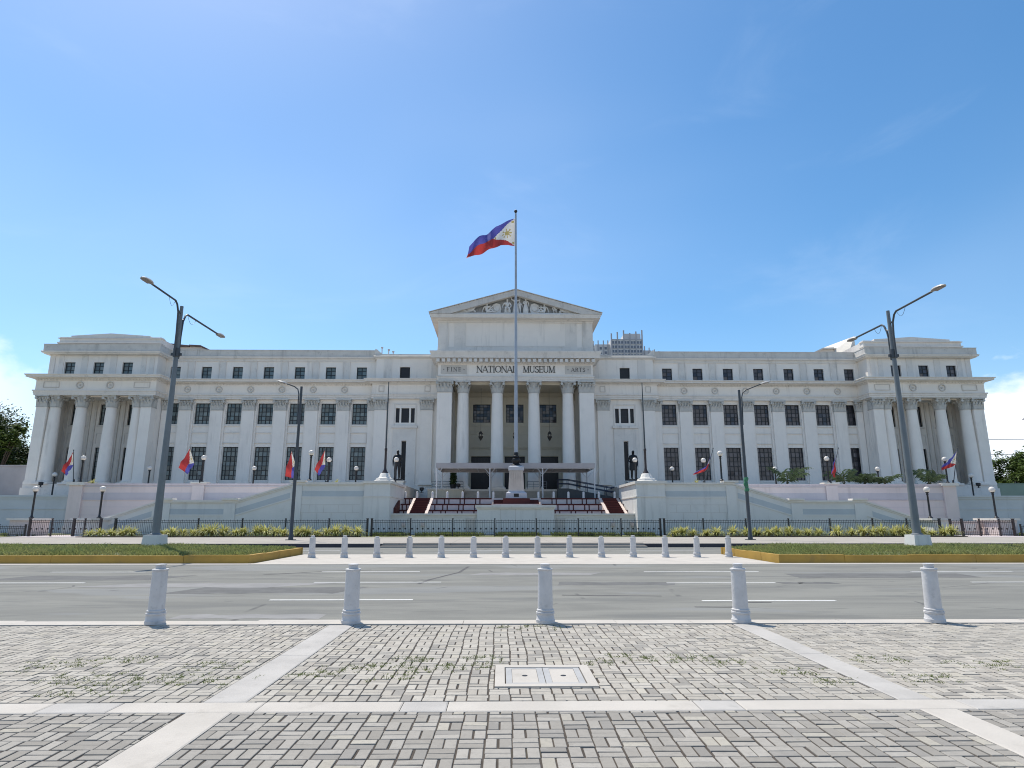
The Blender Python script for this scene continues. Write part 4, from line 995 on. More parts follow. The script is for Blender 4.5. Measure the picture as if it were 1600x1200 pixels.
SIT = {'pel': (0, 0, .42), 'waist': (0, .02, .58), 'chest': (0, .02, .80), 'neck0': (0, .01, .97), 'neck': (0, 0, 1.03), 'jaw': (0, -.03, 1.10), 'head': (0, -.015, 1.19), 'crown': (0, 0, 1.265), 'nose': (0, -.115, 1.165), 'shL': (-.2, 0, .92), 'shR': (.2, 0, .92),
       'elL': (-.33, -.03, .66), 'wrL': (-.24, -.16, .48), 'paL': (-.20, -.2, .44), 'elR': (.33, -.03, .66), 'wrR': (.24, -.16, .48), 'paR': (.2, -.2, .44), 'hiL': (-.1, -.02, .42), 'hiR': (.1, -.02, .42), 'knL': (-.16, -.22, .50), 'knR': (.16, -.22, .46), 'anL': (-.12, -.2, .1), 'anR': (.16, -.22, .08), 'toL': (-.14, -.3, .04), 'toR': (.2, -.3, .04)}
STAND_ARMS = {'elL': (-.42, -.02, 1.50), 'wrL': (-.50, -.04, 1.74), 'paL': (-.51, -.05, 1.81), 'elR': (.40, -.03, 1.36), 'wrR': (.46, -.05, 1.58), 'paR': (.47, -.06, 1.65)}
GROUND = {'pel': (0, 0, .16), 'waist': (.03, 0, .32), 'chest': (.07, 0, .52), 'neck0': (.08, 0, .68), 'neck': (.08, -.01, .74), 'jaw': (.08, -.04, .80), 'head': (.08, -.02, .89), 'crown': (.08, 0, .965), 'nose': (.07, -.12, .87), 'shL': (-.10, 0, .64), 'shR': (.26, 0, .64),
          'elL': (-.24, -.03, .42), 'wrL': (-.30, -.06, .18), 'paL': (-.31, -.08, .11), 'elR': (.44, -.05, .50), 'wrR': (.60, -.08, .62), 'paR': (.66, -.09, .66), 'hiL': (.06, -.02, .14), 'hiR': (.12, -.02, .16), 'knL': (.50, -.1, .13), 'anL': (.88, -.1, .08), 'toL': (1.0, -.14, .06), 'knR': (.46, -.06, .42), 'anR': (.66, -.08, .10), 'toR': (.78, -.12, .05)}
LIE = {'pel': (0, 0, .15), 'waist': (.16, 0, .19), 'chest': (.36, 0, .30), 'neck0': (.50, 0, .40), 'neck': (.54, -.01, .45), 'jaw': (.56, -.04, .52), 'head': (.57, -.02, .61), 'crown': (.57, 0, .685), 'nose': (.58, -.12, .59), 'shL': (.32, -.04, .42), 'shR': (.48, -.02, .26),
       'elL': (.10, -.12, .36), 'wrL': (-.02, -.18, .24), 'paL': (-.06, -.2, .21), 'elR': (.68, -.06, .12), 'wrR': (.56, -.18, .06), 'paR': (.5, -.2, .05), 'hiL': (-.1, -.04, .17), 'hiR': (-.1, .02, .12), 'knL': (-.46, -.08, .22), 'knR': (-.48, 0, .10), 'anL': (-.82, -.06, .09), 'anR': (-.86, 0, .06), 'toL': (-.96, -.08, .1), 'toR': (-.99, 0, .07)}
ZT = 27.02; YT = 76.0
STD = {'elL': (-.30, -.06, 1.16), 'wrL': (-.14, -.18, 1.08), 'paL': (-.08, -.2, 1.09), 'elR': (.32, -.02, 1.15), 'wrR': (.34, -.08, .92), 'paR': (.34, -.1, .86)}
for x, sc, p in ((0.0, 1.22, STAND_ARMS), (.52, .92, STD), (1.28, 1.13, STD), (-1.05, 1.52, dict(SIT, elL=(-.36, -.03, .70), wrL=(-.40, -.12, .5), paL=(-.40, -.16, .45))), (-3.75, 1.42, GROUND), (3.75, 1.35, pose_flip(GROUND)), (4.95, .95, SIT), (-6.0, 1.45, LIE), (6.35, 1.3, pose_flip(LIE))):
    J, E = body(p)
    skin_figure('relief_figure', M_RELIEF, J, E, MUS, (x, YT - MO[1], ZT), sc, 1)
b = MB()
for s in (-1, 1):
    b.prism_y([(s * 1.95, ZT), (s * 2.85, ZT), (s * 3.0, ZT + .5), (s * 2.9, ZT + 1.15), (s * 2.45, ZT + 1.4), (s * 1.95, ZT + 1.25), (s * 1.8, ZT + .6)], 76.12, 76.6)
    b.tube([(s * 2.4, 76.12, ZT + .65), (s * 2.4, 76.02, ZT + .65)], .34, 14); b.prism_y([(s * 3.1, ZT + .9), (s * 3.25, ZT + 1.2), (s * 3.4, ZT + .7), (s * 3.3, ZT + .1), (s * 3.05, ZT + .1)], 76.1, 76.5)
b.build('relief_shield', M_RELIEF, MUS)
b = MB()                                             # robes and plinths of the middle group
b.lathe([(.42, 0), (.36, .5), (.26, 1.1), (.2, 1.45)], .0, YT + .05, 14, 0, ZT); b.lathe([(.34, 0), (.36, .5), (.26, .95), (.2, 1.2)], 1.28, YT + .06, 14, 0, ZT); b.box(-1.5, -.6, 76.1, 76.5, ZT, ZT + .55); b.box(-8.3, 8.3, 75.75, 76.6, 26.77, ZT)
b.build('relief_drapery', M_RELIEF, MUS)

# lanterns hanging in the porch
def lantern():
    t = thing('hanging_lantern', '', 'lantern', (0, 0, 0))
    b = B(); b.lathe([(.015, .45), (.015, 6.3)], n=6); b.build('chain', M_IRON, t)
    b = B(); b.lathe([(.03, -.75), (.10, -.62), (.16, -.55), (.30, -.25), (.30, .1), (.16, .35), (.06, .46)], n=6); b.build('lamp_body', mat('lantern_bronze', (.06, .05, .04), .5, .2, 4), t, smooth=0)
    b = B()
    for k in range(6): a = 2 * pi * (k + .5) / 6; b.box(.27 * cos(a) - .07, .27 * cos(a) + .07, .27 * sin(a) - .07, .27 * sin(a) + .07, -.18, .06)
    b.build('lamp_glass', mat('lantern_glass', (.35, .30, .22), .3, .1, 4), t, smooth=0)
    return t
lan = lantern(); LANL = ['bronze lantern hanging in the porch between the two left columns', 'bronze lantern hanging in the porch behind the tall flagpole', 'bronze lantern hanging in the porch between the two right columns']
for k, x in enumerate((-4.35, 0, 4.35)):
    o = lan if k == 0 else dup(lan, (0, 0, 0)); o.location = (AX + x, 79.2, 12.0); o['label'] = LANL[k]; o['group'] = 'porch lanterns'

# ------------------------------------------------------------------ terraces and walls in front
TX = 1.2
b = B(); b.box(-44.6, -10.3, 66.5, 82, -1, 5.10); b.box(12.7, 47.8, 66.5, 82, -1, 5.10); b.box(-10.3, 12.7, 66.25, 82, -1, 3.70); b.box(-120, -44.7, 70.3, 130, -1, 4.0); b.box(47.9, 120, 70.3, 130, -1, 4.0)
kind(b.build('terrace', M_CONCG, smooth=0), 'structure')


def coping(b, x0, x1, y, z, d=.5, o=.10, h=.16): b.box(x0 - o, x1 + o, y - o, y + d, z, z + h)


def ramp_wall(s, label):
    t = thing('ramp_wall', label, 'ramp wall', (TX + s * 22, 58, 0), 0, 'sloping ramp walls beside the entrance')
    def X(h): return TX + s * h
    def bx(b, h0, h1, y0, y1, z0, z1): x0, x1 = sorted((X(h0), X(h1))); b.box(x0, x1, y0, y1, z0, z1)
    O = (TX + s * 22, 58, 0); ZH, ZM, ZL = 4.70, 3.10, 1.42
    prof = [(13.6, ZH), (19.8, ZH), (25.1, ZM), (31.9, ZM), (37.0, ZL)]
    b = B(O)
    b.prism_y([(X(h), z) for h, z in [(13.6, 0)] + prof + [(37.0, 0)]], 58.0, 66.4); b.build('wall', M_RAMP, t, smooth=0)
    b = B(O)                                    # coping following the slope
    for (h0, z0), (h1, z1) in zip(prof[:-1], prof[1:]): b.prism_y([(X(h0), z0), (X(h1), z1), (X(h1), z1 + .17), (X(h0), z0 + .17)], 57.86, 58.45)
    b.build('coping', M_COPE, t, smooth=0)
    b = B(O)                                    # moulding below the coping and course joints
    for (h0, z0), (h1, z1) in zip(prof[:-1], prof[1:]):
        b.prism_y([(X(h0), z0 - .12), (X(h1), z1 - .12), (X(h1), z1 - .003), (X(h0), z0 - .003)], 57.93, 58.0)
        b.prism_y([(X(h0), z0 - 1.22), (X(h1), z1 - 1.22), (X(h1), z1 - 1.12), (X(h0), z0 - 1.12)], 57.95, 58.0)
    b.build('moulding', M_RAMP, t, smooth=0)
    b = B(O)
    for (h0, z0), (h1, z1), e0, e1 in zip(prof[:-1], prof[1:], (.1, .5, .5, .6), (.5, .0, .6, .1)):
        q0, q1 = h0 + e0, h1 - e1; k = (z1 - z0) / (h1 - h0); a0, a1 = z0 + k * (q0 - h0), z0 + k * (q1 - h0)
        b.prism_y([(X(q0), a0 - 1.08), (X(q1), a1 - 1.08), (X(q1), a1 - .60), (X(q0), a0 - .60)], 57.985, 58.0)
    b.build('painted_band', M_BAND, t, smooth=0)
    b = B(O)
    for z in (.75, 1.45, 2.15, 2.85): bx(b, 14.0, 19.4, 57.988, 58.0, z, z + .035)
    for z in (.75, 1.45): bx(b, 19.8, 31.9, 57.988, 58.0, z, z + .035)
    for k, z in enumerate((.78, 1.48, 2.18)):
        for q in range(4): h = 14.6 + q * 1.3 + (k % 2) * .6; bx(b, h, h + .03, 57.989, 58.0, z + .01, z + .66)
    b.build('course_joint', M_PANEL, t, smooth=0)
    for h, z, w in ((25.6, ZM, 1.0), (31.4, ZM, 1.0), (19.7, ZH, .9)):      # projecting piers at the bends
        b = B(O); bx(b, h - w / 2, h + w / 2, 57.91, 58.0, 0, z - .13); pr = b.build('pier', M_RAMP, t, smooth=0)
        b = B(O); bx(b, h - .7, h + .7, 57.75, 58.6, z + .172, z + .34); b.build('pier_cap', M_COPE, pr, smooth=0)
    # big end pier beside the red steps
    b = B(O); bx(b, 11.0 if s > 0 else 11.3, 13.6, 57.75, 66.4, 0, ZH + .05); b.build('end_pier', M_RAMP, t, smooth=0)
    b = B(O); h0 = 11.0 if s > 0 else 11.3
    bx(b, h0 - .15, 13.75, 57.6, 66.5, ZH + .05, ZH + .28); bx(b, h0 - .06, 13.66, 57.69, 57.75, ZH - 1.15, ZH - 1.05); bx(b, h0 - .06, h0, 57.75, 66.3, ZH - 1.15, ZH - 1.05)
    b.build('coping', M_COPE, t, smooth=0)
    # octagonal flagpole pedestal stands on it (a thing of its own), low end newel
    b = B(O); bx(b, 36.2, 37.6, 55.4, 58.0, 0, 1.5); b.build('newel', M_RAMP, t, smooth=0)
    b = B(O); bx(b, 36.0, 37.8, 55.2, 58.1, 1.5, 1.68); b.build('newel_cap', M_COPE, t, smooth=0)


ramp_wall(-1, 'pale bluish sloping ramp wall left of the red steps')
ramp_wall(1, 'pale bluish sloping ramp wall right of the red steps')


def pink_wall(s, label):
    cx = 1.6; X = lambda h: cx + s * h; O = (X(35), 66, 0)
    t = thing('retaining_wall', label, 'retaining wall', O, 0, 'pink retaining walls of the upper terrace')
    def bx(b, h0, h1, y0, y1, z0, z1): x0, x1 = sorted((X(h0), X(h1))); b.box(x0, x1, y0, y1, z0, z1)
    b = B(O); bx(b, 14, 45.6, 66.0, 66.5, 0, 5.0); b.build('wall', M_PINK, t, smooth=0)
    b = B(O); bx(b, 14, 45.6, 65.86, 66.55, 5.0, 5.18); b.build('coping', mat('pink_coping', (.62, .55, .57), .75, .1, 1, .3), t, smooth=0)
    b = B(O); bx(b, 14, 44.4, 65.985, 66.0, 3.62, 4.25); b.build('painted_band', M_PINKBAND, t, smooth=0)
    b = B(O); bx(b, 14, 44.4, 65.93, 66.0, 3.50, 3.6); bx(b, 14, 44.4, 65.93, 66.0, 4.82, 4.99)
    for z in (1.2, 2.0, 2.8): bx(b, 14, 44.4, 65.988, 66.0, z, z + .03)
    b.build('moulding', M_PINKBAND, t, smooth=0)
    b = B(O); bx(b, 32.1, 33.3, 65.82, 65.985, 3.5, 4.99); bx(b, 32.2, 33.2, 65.9, 65.985, 0, 3.5); pr = b.build('pier', M_PINK, t, smooth=0)
    b = B(O); bx(b, 31.9, 33.5, 65.7, 66.7, 5.18, 5.34); b.build('pier_cap', M_COPE, pr, smooth=0)
    b = B(O); bx(b, 44.4, 45.75, 65.8, 67.2, 0, 5.0); pr = b.build('pier', M_PINK, t, smooth=0)
    b = B(O); bx(b, 44.2, 45.95, 65.6, 67.4, 5.0, 5.3); b.build('pier_cap', M_COPE, pr, smooth=0)
    b = B(O); bx(b, 44.3, 45.85, 65.7, 65.8, 0, .9)
    b.build('plinth', M_PINK, t, smooth=0)


pink_wall(-1, 'pale pink retaining wall of the left upper terrace, topped by a row of globe lamps')
pink_wall(1, 'pale pink retaining wall of the right upper terrace, topped by palms and globe lamps')


def outer_wall(s, label):
    x0, x1 = (-100, -44.4) if s < 0 else (47.6, 100); O = ((-60 if s < 0 else 62), 70, 0)
    t = thing('boundary_wall', label, 'wall', O, 0, 'bluish outer terrace walls')
    b = B(O); b.box(x0, x1, 70, 70.35, -.2, 3.95); b.build('wall', M_OUTW, t, smooth=0)
    b = B(O); b.box(x0, x1, 69.85, 70.4, 3.95, 4.14); b.box(x0, x1, 69.93, 70.0, 3.75, 3.95); b.box(x0, x1, 69.94, 70, 2.62, 2.72); b.build('coping', M_OUTW, t, smooth=0)
    # low pier in front that carries a globe lamp
    xa = (-41.6, -39.9) if s < 0 else (42.9, 44.6)
    b = B(O); b.box(xa[0], xa[1], 55.2, 57.6, 0, 1.5); b.build('gate_pier', M_PINK, t, smooth=0); b = B(O); b.box(xa[0] - .2, xa[1] + .2, 55.0, 57.8, 1.5, 1.68); b.build('pier_cap', M_COPE, t, smooth=0)


outer_wall(-1, 'bluish outer terrace wall at the left end, below the left columned pavilion')
outer_wall(1, 'bluish outer terrace wall at the right end, below the right columned pavilion')

t = thing('stage_wall', 'low pale wall with a taller middle block below the red steps', 'wall', (1.5, 58.9, 0))
b = B((1.5, 58.9, 0)); b.box(-10.2, 12.3, 58.9, 59.4, 0, 1.95); b.build('wall', M_RAMP, t, smooth=0)
b = B((1.5, 58.9, 0)); b.box(-10.22, 12.32, 58.76, 59.5, 1.95, 2.11); b.box(-10.2, 12.3, 58.84, 58.9, 1.72, 1.95); b.build('coping', M_COPE, t, smooth=0)
b = B((1.5, 58.9, 0)); b.box(-2.25, 4.75, 58.3, 59.55, 0, 2.62); b.build('middle_block', M_RAMP, t, smooth=0)
b = B((1.5, 58.9, 0)); b.box(-2.42, 4.92, 58.12, 59.7, 2.62, 2.86); b.box(-2.33, 4.83, 58.22, 58.3, 2.5, 2.62); b.build('block_coping', M_COPE, t, smooth=0)
b = B((1.5, 58.9, 0))
for x in (-8.5, -5.4, 7.5, 10.2): b.box(x - .03, x + .03, 58.88, 58.9, 0, 1.72)
for x in (-.1, 1.25, 3.1): b.box(x - .025, x + .025, 58.285, 58.3, 0, 2.5)
for x in (-2.9, 5.4): b.box(x - .4, x + .4, 58.84, 58.9, 0, 1.72)
b.build('course_joint', M_PANEL, t, smooth=0)

# red and white seating steps
SO = (1.5, 62, 0)
t = thing('seating_steps', 'red edged seating steps with pale risers and two red stairways', 'steps', SO)
TI = [(60.4, 1.0, 1.86), (62.2, 1.86, 2.47), (64.1, 2.47, 3.09), (66.0, 3.09, 3.72)]
b = B(SO)
for k, (y, z0, z1) in enumerate(TI): b.box(-10.25, 12.6, y, 67.0 - k * .01, 0 if k == 0 else TI[k - 1][2] - .1, z1 - .002 * (k + 1))
b.build('riser', M_REDW, t, smooth=0)
b = B(SO)
posts_x = [-5.67 + 1.6 * k for k in range(-1, 4)] + [3.78 + 1.58 * k for k in range(4)]
for k, (y, z0, z1) in enumerate(TI):
    for x0, x1 in ((-10.25, -9.05), (-7.05, -1.05), (4.0, 10.0), (12.0, 12.6)):
        b.box(x0, x1, y - .02, y + .35, z1 - .13, z1 + .012)
        if k < 3: b.box(x0, x1, y - .012, y + 1.9, z1 + .002, z1 + .008)
    if k > 0:
        for x in [v for v in [-9.7, -6.9, -5.67, -4.08, -2.48, 5.38, 6.92, 8.5, 9.9, 12.1] ]:
            for d in (-.22, .22): b.box(x + d - .055, x + d + .055, y - .018, y, TI[k - 1][2] + .009, z1 - .131)
b.build('red_edging', M_RED, t, smooth=0)
for xa in (-8.07, 11.0):
    b = B(SO); n = 12
    for k in range(n): b.box(xa - .72, xa + .72, 59.9 + 6.0 * k / n, 66.2, 1.2 if k == 0 else 1.77 + (k - 1) * .177, 1.77 + k * .177)
    st = b.build('stairway', M_RED, t, smooth=0)
    b = B(SO)
    for k in range(n): b.box(xa - .715, xa + .715, 59.885 + 6.0 * k / n, 59.9 + 6.0 * k / n, 1.77 + k * .177 - .04, 1.77 + k * .177 - .003)
    b.build('nosing', mat('nosing_paint', (.15, .035, .03), .6, .1, 2), st, smooth=0)
    for s in (-1, 1):
        b = B(SO); x0, x1 = sorted((xa + s * .73, xa + s * 1.02))
        for k, (y, z0, z1) in enumerate(TI):
            b.prism_x([(y - 1.75, z1 - .62), (y - .15, z1 - .02), (y - .0, z1 - .02), (y - .0, z1 - .7), (y - 1.75, z1 - .9)], x0, x1)
        b.build('cheek', M_PINKW, st, smooth=0)
b = B(SO)
for k in range(5): b.box(-.85, 3.75, 63.9 + k * .42, 66.3, 2.4, 2.86 + k * .17)
b.build('stairway', M_RED, t, smooth=0)
b = B(SO); b.box(-.98, -.86, 63.9, 66.0, 2.4, 3.3); b.box(3.76, 3.9, 63.9, 66.0, 2.4, 3.3); b.build('cheek', M_PINKW, t, smooth=0)
# side blocks that close the seating against the ramp piers
b = B(SO); b.prism_x([(60.0, 1.9), (60.0, 2.6), (62.5, 3.4), (62.5, 1.9)], -10.28, -9.9); b.prism_x([(60.0, 1.9), (60.0, 2.3), (64, 3.6), (66, 3.9), (66, 1.9)], 12.4, 12.66); b.build('side_block', M_RED, t, smooth=0)

# small white posts on the top step
pp = thing('guard_post', '', 'post', (0, 0, 0)); b = B(); b.lathe([(.125, 0), (.12, .58), (.11, .64), (.07, .69), (.02, .71)], n=14); b.build('shaft', M_POST, pp)
b = B(); b.lathe([(.14, 0), (.14, .06)], n=14); b.build('foot', M_POST, pp)
PXS = [-10.0, -8.8, -7.2, -5.67, -4.08, -2.48, -.89, 3.78, 5.38, 6.92, 8.5, 10.1, 11.75, 12.45]
for k, x in enumerate(PXS):
    nl = sum(1 for v in PXS if v < 1.5)
    side = ('left of the flagpole pedestal, ' + ORD[nl - 1 - k] + ' from it') if x < 1.5 else ('right of the flagpole pedestal, ' + ORD[k - nl] + ' from it')
    o = pp if k == 0 else dup(pp, (0, 0, 0)); o.location = (x, 66.5, 3.70); o['label'] = 'short white post on the top red step, ' + side; o['group'] = 'white posts along the top step'

# ------------------------------------------------------------------ flags
def flag_mesh(top, bot, Lx, wave, nu=72, nv=40, vmid=.5, flip=False):
    """Cloth with hoist at x=0 flying to -x; top/bot give z (and x) along u."""
    b = B(); vs = []; fs = []
    def lerp(tab, u):
        for (u0, x0, z0), (u1, x1, z1) in zip(tab[:-1], tab[1:]):
            if u <= u1: t = (u - u0) / (u1 - u0); t2 = t; return x0 + (x1 - x0) * t2, z0 + (z1 - z0) * t2
        return tab[-1][1:]
    for i in range(nu + 1):
        u = i / nu; tx, tz = lerp(top, u); bx_, bz = lerp(bot, u)
        for j in range(nv + 1):
            v = j / nv; v = v / .5 * vmid if v <= .5 else vmid + (v - .5) / .5 * (1 - vmid); x = bx_ + (tx - bx_) * v; z = bz + (tz - bz) * v
            y = wave * (sin(2 * pi * (1.35 * u - .35 * v) + .6) * u ** .7 + .35 * sin(2 * pi * (3.1 * u + .6 * v)) * u ** .5)
            z += .06 * wave * sin(2 * pi * (2.4 * u + .3)) * u
            vs.append((x, y, z))
    b.v = [tuple(v) for v in vs]
    for i in range(nu):
        for j in range(nv):
            u = (i + .5) / nu; v = (j + .5) / nv
            m = 0 if u < .866 * .5 * min(v, 1 - v) * 2 * 1.0 else None
            tri = u < .433 * (1 - abs(2 * v - 1))
            if tri:
                m = 0; du = (u - .145) * 2; dv = v - .5; r = math.hypot(du, dv); a = math.atan2(dv, du)
                if r < .085 or (r < .19 and abs(((a / (pi / 4) + .5) % 1) - .5) < .17): m = 3
                for su, sv in ((.035, .115), (.035, .885), (.375, .5)):
                    if math.hypot((u - su) * 2, v - sv) < .04: m = 3
            else: m = 1 if (v > .5) != flip else 2
            b.f.append((i * (nv + 1) + j, i * (nv + 1) + j + 1, (i + 1) * (nv + 1) + j + 1, (i + 1) * (nv + 1) + j)); b.m.append(m)
    return b.mesh('flag', [M_WHITEC, M_BLUEC, M_REDC, M_GOLD], 180)


# the tall flagpole and its pedestal
FX, FY = 1.47, 66.3
t = thing('flagpole', 'tall pale flagpole on a granolithic pedestal in the middle of the top step', 'flagpole', (FX, FY, 3.7))
FO = (FX, FY, 3.7)
b = B(FO); b.lathe([(.19, 7.8), (.185, 12), (.165, 18), (.135, 26), (.105, 35.2), (.10, 35.75)], FX, FY, 16); b.build('pole', mat('flagpole_paint', (.36, .41, .48), .4, .12, .8, .4), t)
b = B(FO); b.lathe([(.06, 35.75), (.06, 35.85)], FX, FY, 12); b.ball((FX, FY, 36.0), .19, 12); b.build('finial', M_IRON, t)
b = B(FO); b.lathe([(.62, 7.02), (.58, 7.12), (.40, 7.2), (.34, 7.3), (.42, 7.45), (.46, 7.62), (.40, 7.8), (.30, 7.86), (.36, 7.95), (.34, 8.1), (.24, 8.16), (.24, 8.4), (.2, 8.46)], FX, FY, 18); b.build('pole_socket', M_BRASS, t)
def tap(b, a0, a1, z0, z1): 
    b.add([(FX + sx * a, FY + sy * a, z) for a, z in ((a0, z0), (a1, z1)) for sx, sy in ((-1, -1), (1, -1), (1, 1), (-1, 1))], [(3, 2, 1, 0), (4, 5, 6, 7)] + [(i, (i + 1) % 4, 4 + (i + 1) % 4, 4 + i) for i in range(4)])
b = B(FO); tap(b, .80, .70, 4.45, 6.52)
for k in range(-3, 4): b.box(FX + k * .18 - .05, FX + k * .18 + .05, FY - .80, FY - .70, 4.55, 6.40)
b.build('pedestal', M_PLANTER, t, smooth=0)
b = B(FO); tap(b, .80, .80, 6.52, 6.9); tap(b, .80, .62, 6.9, 7.03); b.build('pedestal_cap', mat('pedestal_cap_stone', (.47, .49, .52), .8, .1, 2), t, smooth=0)
b = B(FO); tap(b, 1.08, 1.06, 3.7, 4.22); tap(b, 1.06, .84, 4.22, 4.36); tap(b, .88, .80, 4.36, 4.46); bs = b.build('pedestal_base', mat('pedestal_base_stone', (.53, .53, .57), .8, .1, 2), t, smooth=0)
b = B(FO); b.box(FX - .25, FX + .25, FY - 1.10, FY - 1.07, 3.82, 4.15); b.build('plaque', M_BRASS, bs, smooth=0)
b = B(FO); b.box(FX - 1.35, FX + 1.35, 64.6, 65.95, 2.5, 3.66); b.box(FX - .5, FX + .5, 64.58, 64.6, 2.9, 3.45); b.build('red_base', M_RED, t, smooth=0)
TOP = [(0, 0, 35.1), (.12, -.9, 34.75), (.3, -2.15, 34.2), (.5, -3.05, 33.35), (.68, -3.75, 32.75), (.85, -4.55, 32.3), (1, -5.15, 31.75)]
BOT = [(0, 0, 31.75), (.15, -.75, 31.95), (.3, -1.6, 31.8), (.5, -2.5, 31.25), (.7, -3.6, 30.95), (.85, -4.5, 30.75), (1, -5.55, 30.4)]
o = obj('flag', flag_mesh([(u, x, z - 30) for u, x, z in TOP], [(u, x, z - 30) for u, x, z in BOT], 5.5, .62), None, (FX - .1, FY, 30))
tag(o, 'large blue, white and red flag with a golden sun flying from the tall flagpole', 'flag')

def small_flag(x0, z0, x1, z1, shape, label, plabel, y=65.75, vmid=.5, flip=False):
    """leaning pole from (x0,z0) to (x1,z1) with a flag hanging from its upper part"""
    p = thing('flag_staff', plabel, 'flagpole', (x0, y, z0), 0, 'leaning flag staffs along the terrace')
    dx, dz = x1 - x0, z1 - z0
    b = B(); b.tube([(0, 0, 0), (dx, -.25, dz)], [.045, .028], 8); b.build('staff', M_GALV2, p)
    b = B(); b.ball((dx, -.25, dz + .04), .06, 8); b.build('finial', M_GALV2, p)
    b = B(); b.lathe([(.09, -.05), (.09, .3), (.06, .34)], n=10); b.build('socket', M_IRON, p)
    L = math.hypot(dx, dz); k = .45
    hx, hz = dx * (1 - k), dz * (1 - k)                  # lower end of the hoist, local
    top, bot = shape
    me = flag_mesh([(u, dx + a, dz - .08 + c) for u, a, c in top], [(u, hx + a, hz + c) for u, a, c in bot], 2, .16, 40, 24, vmid, flip)
    o = obj('flag', me, None, (x0, y - .2, z0)); tag(o, label, 'flag', 'small flags along the terrace')


HANG = ([(0, 0, 0), (.3, -.30, -.55), (.6, -.62, -1.2), (1, -1.0, -2.0)], [(0, 0, 0), (.3, -.12, -.42), (.6, -.34, -.75), (1, -.62, -1.15)])
SLACK = ([(0, 0, 0), (.3, -.16, -.7), (.6, -.36, -1.4), (1, -.5, -2.6)], [(0, 0, 0), (.3, -.06, -.45), (.6, -.08, -.8), (1, -.14, -1.35)])
SLACKR = ([(0, 0, 0), (.3, -.30, -.8), (.6, -.75, -1.6), (1, -1.0, -2.5)], [(0, 0, 0), (.3, -.04, -.35), (.6, -.02, -.75), (1, -.12, -1.45)])
OUT = ([(0, 0, 0), (.3, -.6, -.75), (.6, -1.15, -1.15), (1, -1.75, -1.6)], [(0, 0, 0), (.3, -.42, -.25), (.6, -.95, -.4), (1, -1.5, -.62)])
CURL = ([(0, 0, 0), (.3, -.30, -.75), (.6, -.75, -1.7), (1, -2.0, -2.35)], [(0, 0, 0), (.3, -.22, -.45), (.6, -.65, -.75), (1, -1.7, -1.05)])
small_flag(-43.75, 5.25, -44.05, 8.5, HANG, 'limp red and white flag at the left end of the pink terrace wall', 'flag staff at the left end of the pink terrace wall', 65.75, .45, True)
small_flag(-30.95, 5.3, -32.2, 8.85, HANG, 'dark red and white flag hanging above the middle of the left pink wall', 'leaning flag staff above the middle of the left pink wall', 65.75, .36, True)
small_flag(-20.6, 5.1, -21.75, 8.6, SLACK, 'narrow limp flag just left of the left single-arm lamp post', 'leaning flag staff just left of the left single-arm lamp post', 65.75, .34, True)
small_flag(-18.1, 5.1, -18.3, 8.7, HANG, 'red, white and blue flag hanging above the top of the left ramp', 'flag staff above the top of the left ramp', 65.75, .42, True)
small_flag(20.9, 5.1, 22.05, 8.8, CURL, 'dark rolled flag with a red tail above the top of the right ramp', 'leaning flag staff above the top of the right ramp', 65.75, .62)
small_flag(34.2, 5.3, 35.25, 8.85, SLACKR, 'dark red drooping flag above the middle of the right pink wall', 'leaning flag staff above the middle of the right pink wall', 65.75, .8)
small_flag(47.1, 5.25, 47.85, 8.8, OUT, 'open blue and red flag at the right end of the pink terrace wall', 'leaning flag staff at the right end of the pink terrace wall')

# two bare flagpoles on octagonal pedestals
for s, x, lab in ((-1, -10.95, 'bare dark flagpole on an octagonal white pedestal left of the red steps'), (1, 13.55, 'bare dark flagpole on an octagonal white pedestal right of the red steps')):
    O = (x, 59.6, 4.98); t = thing('flagpole', lab, 'flagpole', O, 0, 'bare flagpoles beside the red steps')
    b = B(O); b.lathe([(1.0, 4.98), (1.0, 5.1), (.85, 5.16), (.82, 5.3), (.62, 5.36), (.55, 5.42), (.42, 5.75), (.36, 5.8)], x, 59.6, 8, pi / 8); b.build('pedestal', M_COPE, t, smooth=30)
    b = B(O); b.lathe([(.30, 5.8), (.26, 5.9), (.15, 6.1), (.11, 6.3), (.10, 7.9), (.13, 7.95), (.13, 8.1), (.08, 8.16)], x, 59.6, 12); b.build('socket', M_IRONB, t)
    b = B(O); b.lathe([(.075, 8.16), (.06, 11), (.04, 14.55)], x, 59.6, 10); b.build('pole', M_GALV2, t)

